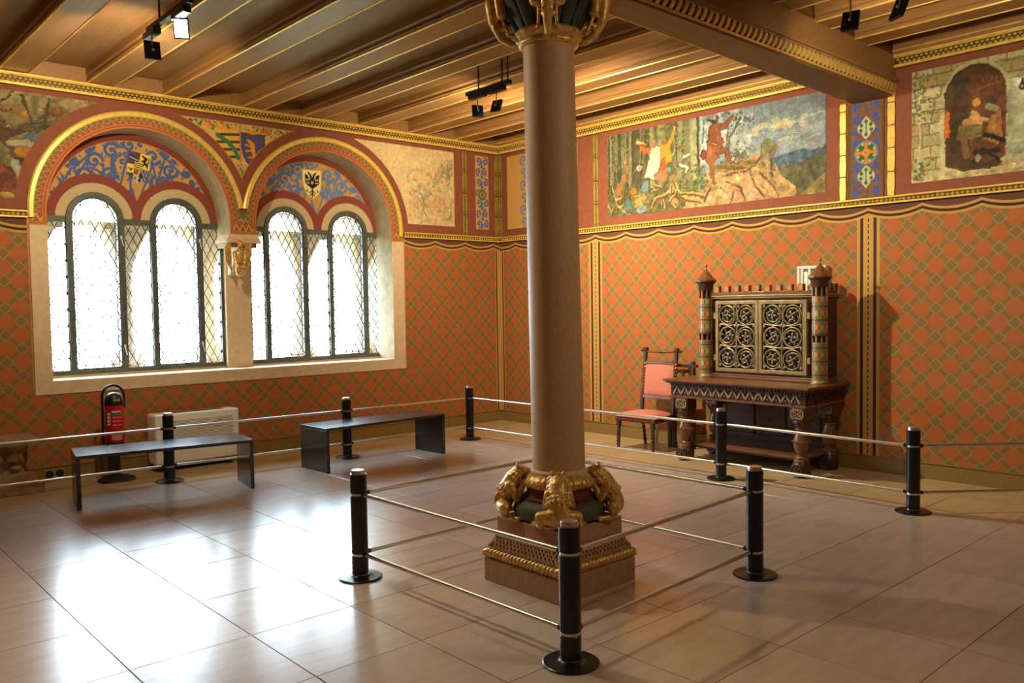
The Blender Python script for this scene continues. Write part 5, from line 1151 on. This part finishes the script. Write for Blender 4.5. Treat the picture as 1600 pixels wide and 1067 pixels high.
# ------------------------------------------------------------------ carved table under the castle cabinet
tb = empty('carved_table', (-.43, -4.36, 0)); tag(tb, 'dark carved wooden table with zigzag frieze and bulbous legs against the right wall', 'table')
ox, oy = -.43, -4.36
def T(m_, name, mt, par=tb, **k): m_.v = [(x-ox, y-oy, z) for x, y, z in m_.v]; return m_.build(name, mt, par, **k)
m_ = MB(); m_.box(-.845, -.024, -5.185, -3.54, .822, .847); T(m_, 'table_top', M['wood_mid'], bev=.006)
m_ = MB(); frustum_pts = [(-.825, -5.165), (-.024, -5.165), (-.024, -3.56), (-.825, -3.56)]; m_.prism(frustum_pts, [], lambda u, v, d: (u, v, d), .806, .822); T(m_, 'top_moulding', M['wood_dark'], bev=.006)
m_ = MB(); n = 40
for k in range(n): y = -5.135+k*(1.545/n); m_.box(-.806, -.79, y, y+.024, .786, .806)
for k in range(19): x = -.78+k*.04; m_.box(x, x+.024, -5.142, -5.128, .786, .806)
d_ = T(m_, 'dentil_row', M['wood_dark']); tag(d_, kind='stuff')
m_ = MB(); m_.box(-.785, -.03, -5.125, -3.60, .668, .806); T(m_, 'apron', M['wood_dark'], bev=.004)
m_ = MB(); m_.box(-.800, -.03, -5.140, -3.585, .655, .672); T(m_, 'apron_bead', M['wood_mid'], bev=.004)
m_ = MB(); nz_ = 15; y0_ = -5.075; st = (5.075-3.64)/nz_
for k in range(nz_):
    a, b, c = y0_+k*st, y0_+(k+.5)*st, y0_+(k+1)*st
    for p, q in (((-.789, a, .690), (-.789, b, .772)), ((-.789, b, .772), (-.789, c, .690))): m_.bar(p, q, .018, .012, (-1, 0, 0))
z_ = T(m_, 'zigzag_carving', M['wood_carv']); tag(z_, kind='stuff')
m_ = MB()
for k in range(8):
    a = -.76+k*.09
    for p, q in (((a, -5.130, .690), (a+.045, -5.130, .772)), ((a+.045, -5.130, .772), (a+.09, -5.130, .690))): m_.bar(p, q, .016, .012, (0, -1, 0))
z_ = T(m_, 'zigzag_carving', M['wood_dark']); tag(z_, kind='stuff')
m_ = MB()
for k in range(nz_):
    for dz, yy in ((.705, .5), (.760, 0), (.760, 1)): m_.ball((-.788, y0_+(k+yy)*st, dz), (.008, .012, .010), 6, 4)
z_ = T(m_, 'carved_boss', M['wood_mid']); tag(z_, kind='stuff')
def table_leg(x, y):
    L = empty('leg', (x-ox, y-oy, 0)); L.parent = tb
    m_ = MB(); m_.box(-.08, .08, -.08, .08, .535, .656); m_.build('leg_block', M['wood_dark'], L, bev=.004)
    m_ = MB(); m_.box(-.086, -.08, -.065, .065, .548, .562); m_.box(-.086, -.08, -.065, .065, .630, .644); m_.box(-.086, -.08, -.065, -.052, .548, .644); m_.box(-.086, -.08, .052, .065, .548, .644)
    m_.bar((-.083, -.05, .565), (-.083, .05, .628), .010, .008, (-1, 0, 0)); m_.bar((-.083, .05, .565), (-.083, -.05, .628), .010, .008, (-1, 0, 0)); m_.bar((-.083, 0, .56), (-.083, .04, .596), .008, .008, (-1, 0, 0)); m_.bar((-.083, 0, .56), (-.083, -.04, .596), .008, .008, (-1, 0, 0)); m_.bar((-.083, 0, .633), (-.083, .04, .596), .008, .008, (-1, 0, 0)); m_.bar((-.083, 0, .633), (-.083, -.04, .596), .008, .008, (-1, 0, 0)); m_.build('interlace_carving', M['wood_carv'], L)
    m_ = MB(); m_.lathe([(.078, .535), (.082, .52), (.072, .495), (.052, .470), (.048, .458)], n=32, rmod=lambda t, z: 1+.09*math.cos(8*t)*(1 if z < .53 else 0)); m_.build('carved_collar', M['wood_dark'], L, smooth=60)
    m_ = MB(); m_.lathe([(.046, .460), (.058, .452), (.058, .444), (.046, .436), (.052, .400), (.066, .365), (.074, .340), (.079, .332), (.074, .322), (.070, .29), (.064, .262), (.058, .250), (.064, .246), (.056, .236), (.040, .215), (.040, .205), (.058, .196), (.066, .184), (.058, .172), (.064, .160), (.070, .150)], n=32); m_.build('turned_baluster', M['wood_mid'], L, smooth=50)
    m_ = MB()
    for k in range(16): a = 2*math.pi*k/16; m_.ball((.078*math.cos(a), .078*math.sin(a), .332), .010, 6, 4)
    q = m_.build('bead_ring', M['wood_mid'], L, smooth=True); tag(q, kind='stuff')
    m_ = MB(); m_.lathe([(.055, 0), (.078, .015), (.088, .05), (.088, .085), (.078, .125), (.062, .150)], n=28); m_.build('bun_foot', M['wood_dark'], L, smooth=True)
    R2 = Matrix.Translation((-.083, 0, .07)) @ Matrix.Rotation(-math.pi/2, 4, 'Y'); m_ = MB(); m_.lathe([(.062, -.01), (.064, .008), (.056, .014), (.048, .006), (.014, .004), (.016, .014), (.004, .018)], n=24, M=R2)
    for k in range(6): a = k*math.pi/3; m_.ball(R2 @ Vector((.030*math.cos(a), .030*math.sin(a), .008)), (.006, .014, .014), 6, 4)
    m_.build('rosette', M['wood_dark'], L, smooth=50)
for x, y in ((-.725, -5.055), (-.725, -3.745), (-.19, -5.055), (-.19, -3.745)): table_leg(x, y)
m_ = MB(); m_.box(-.68, -.06, -5.05, -3.75, .150, .172); T(m_, 'lower_shelf', M['wood_mid'], bev=.004)
m_ = MB(); m_.box(-.655, -.08, -5.03, -3.77, .128, .150); T(m_, 'shelf_frame', M['wood_dark'], bev=.004)
m_ = MB(); m_.box(-.17, -.14, -4.98, -3.86, .172, .668); T(m_, 'back_board', M['wood_dark'])
for a, b in ((-4.96, -4.62), (-4.58, -4.26), (-4.22, -3.90)): m_ = MB(); m_.box(-.184, -.168, a, b, .26, .64); T(m_, 'back_panel', M['wood_dark'], bev=.008)

# ------------------------------------------------------------------ castle-shaped cabinet
cb = empty('castle_cabinet', (-.22, -4.415, .847)); tag(cb, 'castle-shaped wooden cabinet with two gilt openwork doors and corner turrets, standing on the carved table', 'cabinet')
ox2, oy2, oz2 = -.22, -4.415, .847
def K(m_, name, mt, par=cb, **k): m_.v = [(x-ox2, y-oy2, z-oz2) for x, y, z in m_.v]; return m_.build(name, mt, par, **k)
XF = -.375
m_ = MB(); m_.box(XF+.02, -.03, -5.05, -3.78, .86, 1.70); K(m_, 'carcass', M['wood_dark'], bev=.003)
m_ = MB(); m_.box(XF-.02, -.03, -5.06, -3.77, .849, .872); m_.box(XF-.008, -.03, -5.055, -3.775, .872, .895); K(m_, 'base_moulding', M['wood_mid'], bev=.006)
m_ = MB(); m_.box(XF-.018, -.02, -5.075, -3.765, 1.698, 1.712); m_.box(XF-.008, -.02, -5.065, -3.775, 1.680, 1.698); K(m_, 'cornice', M['gilt_frame'], bev=.003)
m_ = MB(); m_.box(XF-.008, XF+.02, -5.055, -3.775, 1.712, 1.745); m_.box(XF+.02, -.03, -5.058, -5.035, 1.712, 1.745); K(m_, 'parapet', M['wood_mid'], bev=.002)
for k in range(10):
    y = -3.872-k*.1195; m_ = MB(); m_.box(XF-.010, XF+.035, y-.060, y, 1.745, 1.812); mer = K(m_, 'merlon', M['wood_mid'], bev=.002)
    m_ = MB(); m_.box(XF-.013, XF-.009, y-.054, y-.006, 1.750, 1.806); o = m_.build('inlay', M['orange_inlay']); o.parent = mer; o.location = (-ox2, -oy2, -oz2)
for k in range(3): x = -.29+k*.10; m_ = MB(); m_.box(x, x+.06, -5.062, -5.030, 1.745, 1.812); K(m_, 'merlon', M['wood_dark'], bev=.002)
m_ = MB(); m_.box(-.30, -.05, -5.056, -5.049, .92, 1.66); K(m_, 'side_panel', M['wood_dark'], bev=.004)
def grille_scroll(m_, y, z, r, sg, a0):
    """gilt leaf roundel: ring, inner spiral and trefoil leaves"""
    x = XF-.014; q = [(x, y+r*math.cos(t*2*math.pi/24), z+r*math.sin(t*2*math.pi/24)) for t in range(25)]; m_.tube(q, .0075, 6)
    sp_ = []; n = 20
    for i in range(n+1): t = i/n; a = a0+sg*t*2*math.pi*1.05; rr = r*(.98-.55*t); sp_.append((x-.004, y+rr*math.cos(a), z+rr*math.sin(a)))
    m_.tube(sp_, [.008*(1-.35*i/n) for i in range(n+1)], 6)
    for k in range(4):
        a = a0+sg*(6.6)+k*1.45; m_.ball((x-.006, y+r*.30*math.cos(a), z+r*.30*math.sin(a)), (.006, .019, .012), 8, 5, Matrix.Rotation(a, 3, 'X'))
    m_.ball((x-.009, y, z), (.007, .013, .013), 8, 5)
    for k in range(7):
        a = a0+k*.9+.5; m_.ball((x-.003, y+r*.66*math.cos(a), z+r*.66*math.sin(a)), (.005, .014, .008), 6, 4, Matrix.Rotation(a+.6, 3, 'X'))
def door(ya, yb, hs):
    D = empty('door'); D.parent = cb; yc = (ya+yb)/2
    def dp(m_, name, mt, **k): m_.v = [(x-ox2, y-oy2, z-oz2) for x, y, z in m_.v]; return m_.build(name, mt, D, **k)
    m_ = MB(); m_.prism([(ya, .918), (yb, .918), (yb, 1.655), (ya, 1.655)], [[(ya+.036, .955), (yb-.036, .955), (yb-.036, 1.618), (ya+.036, 1.618)]], FR, XF-.024, XF+.02); dp(m_, 'door_frame', M['gilt_frame'], bev=.004)
    m_ = MB(); m_.box(XF+.005, XF+.018, ya+.03, yb-.03, .95, 1.625); dp(m_, 'dark_lining', M['cab_dark'])
    m_ = MB(); zs = [1.065, 1.287, 1.508]
    for i, z in enumerate(zs):
        for s_ in (-1, 1): grille_scroll(m_, yc+s_*.108, z, .098, s_*(1 if i != 1 else -1), math.pi/2*s_)
    for z in (1.176, 1.398): m_.tube([(XF-.014, yc-.20, z+.02), (XF-.014, yc-.10, z), (XF-.016, yc, z+.012), (XF-.014, yc+.10, z), (XF-.014, yc+.20, z+.02)], .0065, 6)
    m_.tube([(XF-.014, yc, .957), (XF-.014, yc+.008, 1.1), (XF-.014, yc, 1.287), (XF-.014, yc-.008, 1.45), (XF-.014, yc, 1.617)], .0075, 6)
    for z in (.985, 1.176, 1.398, 1.595):
        for s_ in (-1, 1): m_.ball((XF-.018, yc+s_*.022, z), (.006, .020, .013), 8, 5, Matrix.Rotation(s_*.6, 3, 'X')); m_.ball((XF-.016, yc+s_*.200, z), (.006, .014, .020), 8, 5)
        m_.ball((XF-.020, yc, z+.02), (.007, .012, .024), 8, 5)
    for s_ in (-1, 1): m_.tube([(XF-.012, yc+s_*.212, .957), (XF-.012, yc+s_*.215, 1.617)], .004, 6)
    g = dp(m_, 'openwork_grille', M['iron_gilt'], smooth=50); tag(g, kind='stuff')
    for z in (1.06, 1.50): m_ = MB(); y = hs; m_.box(XF-.020, XF+.02, y-.014, y+.014, z-.03, z+.03); dp(m_, 'hinge', M['gilt_frame'], bev=.003)
door(-4.400, -3.893, -3.878); door(-4.928, -4.406, -4.945)
def turret(y, x, full=True):
    Tt = empty('turret', (x-ox2, y-oy2, 0)); Tt.parent = cb
    m_ = MB(); m_.lathe([(.088, .002), (.088, .018), (.080, .026), (.074, .034)], n=28); m_.build('turret_base', M['iron_gilt'], Tt, smooth=50)
    for z0, z1 in ((.034, .400), (.470, .842)):
        m_ = MB(); m_.lathe([(.073, z0), (.073, z1)], n=28); m_.build('tower_drum', M['turret'], Tt, smooth=True)
    for z0, z1 in ((.400, .470), (.842, .935)):
        m_ = MB(); m_.lathe([(.052, z0), (.052, z1)], n=20); m_.build('arcade_core', M['cab_dark'], Tt, smooth=True)
        for k in range(8): a = k*math.pi/4; m_ = MB(); m_.tube([(.066*math.cos(a), .066*math.sin(a), z0), (.066*math.cos(a), .066*math.sin(a), z1)], .010, 8); m_.build('arcade_colonnette', M['wood_mid'] if k % 2 else M['orange_inlay'], Tt, smooth=True)
        m_ = MB(); m_.lathe([(.060, z1-.018), (.076, z1-.010), (.078, z1)], n=28); m_.build('arcade_ring', M['wood_dark'], Tt, smooth=50)
    m_ = MB(); m_.lathe([(.070, .930), (.078, .940), (.080, .985), (.098, 1.005), (.108, 1.012), (.108, 1.024), (.100, 1.030)], n=28); m_.build('gallery', M['wood_dark'], Tt, smooth=50)
    m_ = MB(); m_.lathe([(.112, 1.024), (.112, 1.032), (.082, 1.062), (.050, 1.100), (.026, 1.130), (.012, 1.140)], n=10); m_.build('spire_roof', M['wood_mid'], Tt)
    m_ = MB(); m_.lathe([(.006, 1.135), (.014, 1.145), (.006, 1.155), (.005, 1.172), (.016, 1.182), (.017, 1.192), (.010, 1.202), (.004, 1.208)], n=14); m_.build('finial', M['iron_gilt'], Tt, smooth=50)
def turret_mat():
    m, nt, b = base_mat('painted_turret_drum'); tc = nt.nodes.new('ShaderNodeTexCoord'); sp = nt.nodes.new('ShaderNodeSeparateXYZ'); nt.links.new(tc.outputs['Object'], sp.inputs[0])
    x, y, z = (X(sp.outputs[i]) for i in range(3)); a = X.m('ARCTAN2', y, x)*(8/6.28318)
    fa = (a+.5).fract()-.5; fz = ((z*7.6)+.35).fract()-.5; row = X.m('FLOOR', z*7.6+.35); d = X.m('SQRT', fa*fa*1.0+fz*fz*3.6)
    alt = X.m('FLOORED_MODULO', row+X.m('FLOOR', a+.5), 2.0).gt(.5)
    nz = X(noise(nt, 90, 2)); base = mixc(nz, lin((150, 140, 96)), lin((112, 92, 66))); c = mixc(alt, lin((206, 108, 40)), lin((150, 156, 100)))
    c = mixc(X.m('MULTIPLY', d.gt(.16), d.lt(.24)), c, lin((210, 170, 90))); ring = d.lt(.40)
    c = mixc(ring, base, c); c = mixc((fz.abs()).gt(.46), c, lin((84, 60, 44))); c = mixc(X.m('MULTIPLY', fa.abs().gt(.42), fz.abs().lt(.12)), c, lin((66, 50, 48)))
    nt.links.new(c, b.inputs['Base Color']); b.inputs['Roughness'].default_value = .3; return m
M['turret'] = turret_mat()
turret(-3.765, XF-.005); turret(-5.055, XF-.005)

# ------------------------------------------------------------------ white wall device behind the right turret
dv = empty('wall_sensor', (-.004, -4.79, 1.80)); tag(dv, 'white slotted plastic wall unit partly hidden behind the right turret', 'sensor')
m_ = MB(); m_.box(-.055, 0, -.155, .155, .165, .195); m_.build('top_bar', M['white'], dv, bev=.004)
for y in (-.14, .02, .10, .14): m_ = MB(); m_.box(-.050, 0, y-.014, y+.014, 0, .165); m_.build('upright_bar', M['white'], dv, bev=.003)
m_ = MB(); m_.box(-.012, 0, -.15, .15, .01, .165); m_.build('back_plate', M['white'], dv)
m_ = MB(); m_.box(-.040, -.012, .045, .085, -.06, .14); m_.build('hanging_tab', M['cream'], dv, bev=.003)

# ------------------------------------------------------------------ salmon chair
def twist(m_, p0, p1, r, turns, n=28, q=8):
    """barley-twist spindle"""
    p0, p1 = Vector(p0), Vector(p1); ax = (p1-p0).normalized(); a = ax.cross(Vector((1, 0, 0))); a.normalize(); b = ax.cross(a)
    for s_ in (0, math.pi):
        pts = [p0.lerp(p1, i/n)+(a*math.cos(s_+turns*2*math.pi*i/n)+b*math.sin(s_+turns*2*math.pi*i/n))*r*.5 for i in range(n+1)]; m_.tube(pts, r*.72, q)
def chair(name, loc, rz, lb, grp=None, seat_mat='salmon'):
    c = empty(name, loc, rz); tag(c, lb, 'chair', grp)
    # local: x forward, y sideways; seat height .43
    m_ = MB(); m_.prism([(.225, -.275), (.225, .275), (-.20, .225), (-.20, -.225)], [], lambda u, v, d: (u, v, d), .325, .378); m_.build('seat_rail', M['wood_dark'], c, bev=.005)
    m_ = MB(); N = 12; vs = []; fs = []
    for i in range(N+1):
        for j in range(N+1):
            u, v = i/N, j/N; x = -.205+.435*u; hw = .225+.052*u; y = -hw+2*hw*v; e = (4*u*(1-u)*4*v*(1-v))**.30; vs.append((x, y, .378+.060*e))
    for i in range(N):
        for j in range(N): fs.append((i*(N+1)+j, (i+1)*(N+1)+j, (i+1)*(N+1)+j+1, i*(N+1)+j+1))
    m_.add(vs, fs); m_.build('seat_cushion', M[seat_mat], c, smooth=True)
    for k in range(13): m_ = MB(); m_.ball((.228, -.25+k*.0417, .352), (.004, .007, .007), 6, 4); m_.build('upholstery_nail', M['brass'], c, smooth=True)
    for s_ in (-1, 1):
        L = empty('leg'); L.parent = c; m_ = MB(); m_.box(.185, .228, s_*.235-.022, s_*.235+.022, .26, .33); m_.build('leg_block', M['wood_dark'], L, bev=.004)
        m_ = MB(); twist(m_, (.207, s_*.235, .265), (.214, s_*.240, .035), .019, 3.2); m_.ball((.214, s_*.240, .022), (.02, .02, .022), 10, 6); m_.build('twisted_shaft', M['wood_dark'], L, smooth=True)
        L = empty('leg'); L.parent = c; m_ = MB(); twist(m_, (-.19, s_*.205, .34), (-.255, s_*.215, .03), .018, 3.2); m_.ball((-.257, s_*.215, .02), (.018, .018, .02), 10, 6); m_.build('twisted_shaft', M['wood_dark'], L, smooth=True)
        U = empty('back_post'); U.parent = c
        m_ = MB(); m_.bar((-.19, s_*.215, .34), (-.215, s_*.215, .62), .04, .034, (1, 0, 0)); m_.build('lower_post', M['wood_dark'], U, bev=.004)
        m_ = MB(); twist(m_, (-.215, s_*.215, .60), (-.262, s_*.215, .95), .022, 4.5); m_.build('twisted_post', M['wood_mid'], U, smooth=True)
        m_ = MB(); m_.bar((-.262, s_*.215, .94), (-.280, s_*.215, 1.10), .036, .036, (1, 0, 0)); m_.tube([(-.285, s_*.195, 1.105), (-.285, s_*.237, 1.105)], .030, 16); m_.build('scrolled_head', M['wood_dark'], U, bev=.004)
        m_ = MB(); m_.bar((-.18, s_*.225, .37), (.02, s_*.245, .355), .03, .05, (0, 0, 1)); m_.build('seat_bracket', M['wood_dark'], c, bev=.006)
    m_ = MB(); m_.tube([(-.283, -.20, 1.085), (-.283, -.04, 1.085), (-.283, -.03, 1.085), (-.283, .03, 1.085), (-.283, .04, 1.085), (-.283, .20, 1.085)], [.013, .013, .019, .019, .013, .013], 12); m_.build('top_rail', M['wood_mid'], c, smooth=50)
    for s_ in (-1, 1): m_ = MB(); m_.tube([(-.285, s_*.236, 1.095), (-.285, s_*.262, 1.095), (-.285, s_*.272, 1.095), (-.285, s_*.292, 1.095)], [.012, .018, .012, .004], 10); m_.build('rail_finial', M['wood_dark'], c, smooth=True)
    m_ = MB(); ya = .193
    m_.bar((-.205, 0, .545), (-.212, 0, .585), .39, .030, (1, 0, 0)); m_.build('back_rail', M['wood_mid'], c, bev=.004); m_ = MB(); m_.bar((-.258, 0, .945), (-.262, 0, .975), .39, .030, (1, 0, 0)); m_.build('back_rail', M['wood_mid'], c, bev=.004)
    m_ = MB(); vs = []; fs = []
    for i in range(N+1):
        for j in range(N+1):
            u, v = i/N, j/N; z = .585+.36*u; y = -ya+2*ya*v; e = (4*u*(1-u)*4*v*(1-v))**.25; vs.append((-.212-.046*u+.008+.022*e, y, z))
    m_.add(vs, [(i*(N+1)+j, (i+1)*(N+1)+j, (i+1)*(N+1)+j+1, i*(N+1)+j+1) for i in range(N) for j in range(N)]); m_.prism([(-ya, .585), (ya, .585), (ya, .945), (-ya, .945)], [], lambda u, v, d: (d-.212-.046*(v-.585)/.36, u, v), -.012, .008); m_.build('back_cushion', M[seat_mat], c, smooth=50)
    for k in range(14):
        for z, x in ((.592, -.200), (.938, -.246)): m_ = MB(); m_.ball((x+.003, -.18+k*.0277, z), (.004, .006, .006), 6, 4); m_.build('upholstery_nail', M['brass'], c, smooth=True)
    return c
chair('upholstered_chair', (-.500, -3.045, 0), math.pi+R_(2), 'salmon upholstered chair with twisted posts beside the carved table')
# dark low-backed wooden chair half hidden behind the table
c2 = empty('wooden_chair', (-.16, -3.30, 0)); tag(c2, 'dark wooden chair with crossed rail, mostly hidden between the salmon chair and the table', 'chair')
m_ = MB(); m_.box(-.02, .02, -.19, .17, .918, .950); m_.build('cross_rail', M['wood_dark'], c2, bev=.004)
for y in (-.135, .13): m_ = MB(); m_.box(-.022, .022, y-.020, y+.020, 0, .985); m_.build('back_post', M['wood_dark'], c2, bev=.005)
m_ = MB(); m_.box(-.10, .022, -.16, .16, .40, .440); m_.build('seat', M['wood_dark'], c2, bev=.005)
m_ = MB(); m_.box(-.005, .012, -.13, .12, .50, .62); m_.build('back_splat', M['wood_dark'], c2, bev=.004)
for y in (-.135, .13): m_ = MB(); m_.box(-.10, -.06, y-.018, y+.018, 0, .40); m_.build('leg', M['wood_dark'], c2, bev=.004)

# ------------------------------------------------------------------ ceiling track lamps
def track(loc, L, heads, lb, rz=0, drop=(.30, .30)):
    """bar hung on rods, driver boxes beneath it and square flat lamp heads; local y runs along the bar"""
    t = empty('track_lamp', loc, rz); tag(t, lb, 'lamp', 'black track lamps under the ceiling')
    m_ = MB(); m_.box(-.022, .022, 0, L, -.018, .018); m_.build('track_bar', M['black'], t, bev=.003)
    for y in (L*.05, L*.18, L*.72): m_ = MB(); m_.tube([(0, y, .018), (0, y, 4.041-loc[2])], .0055 if y < L*.1 else .008, 8); m_.build('suspension_rod', M['black'], t, smooth=True)
    for y, dz, aim, lit, sz in heads:
        m_ = MB(); m_.box(-.028, .028, y-.115, y+.115, -.062, -.018); m_.build('driver_box', M['black'], t, bev=.003)
        m_ = MB(); m_.tube([(0, y, -.06), (0, y, -dz)], .005, 8); m_.build('stem', M['steel'], t, smooth=True)
        h = empty('lamp_head', (0, y, -dz)); h.parent = t; h.rotation_euler = (Vector(aim)).to_track_quat('-Z', 'Y').to_euler()
        w2, h2 = sz
        m_ = MB(); m_.box(-w2, w2, -h2, h2, -.012, .012); m_.build('head_plate', M['black'], h, bev=.003)
        m_ = MB(); m_.box(-w2*.82, w2*.82, -h2*.82, h2*.82, -.0145, -.011); m_.build('lamp_glass', M['lamp_face'], h)
        m_ = MB(); m_.ball((0, 0, .018), .012, 10, 6); m_.build('swivel', M['steel'], h, smooth=True)
    return t
track((-2.62, -3.17, 3.73), .64, [(.20, .19, (1, .2, -.45), 1, (.055, .06)), (.48, .19, (.5, 1, -.35), 1, (.055, .06))], 'black track lamp with two square heads left of the column shaft')
track((-5.70, -3.42, 3.70), .80, [(.18, .14, (-.42, -.80, -.42), 1, (.05, .07)), (.74, .16, (.10, 1, -.2), 1, (.055, .07))], 'black track lamp at top left whose lit head glares towards the room')
track((-2.50, -6.82, 3.72), .64, [(.44, .24, (1, .25, -.5), 1, (.055, .075)), (.12, .24, (1, -.5, -.5), 1, (.055, .075))], 'black track lamp at the top right edge in front of the right-hand joists')
track((-3.5, -8.9, 3.72), .64, [(.44, .24, (.6, .5, -1), 1, (.055, .075)), (.12, .24, (-.6, .5, -1), 1, (.055, .075))], 'black track lamp behind the camera in the near half of the room')
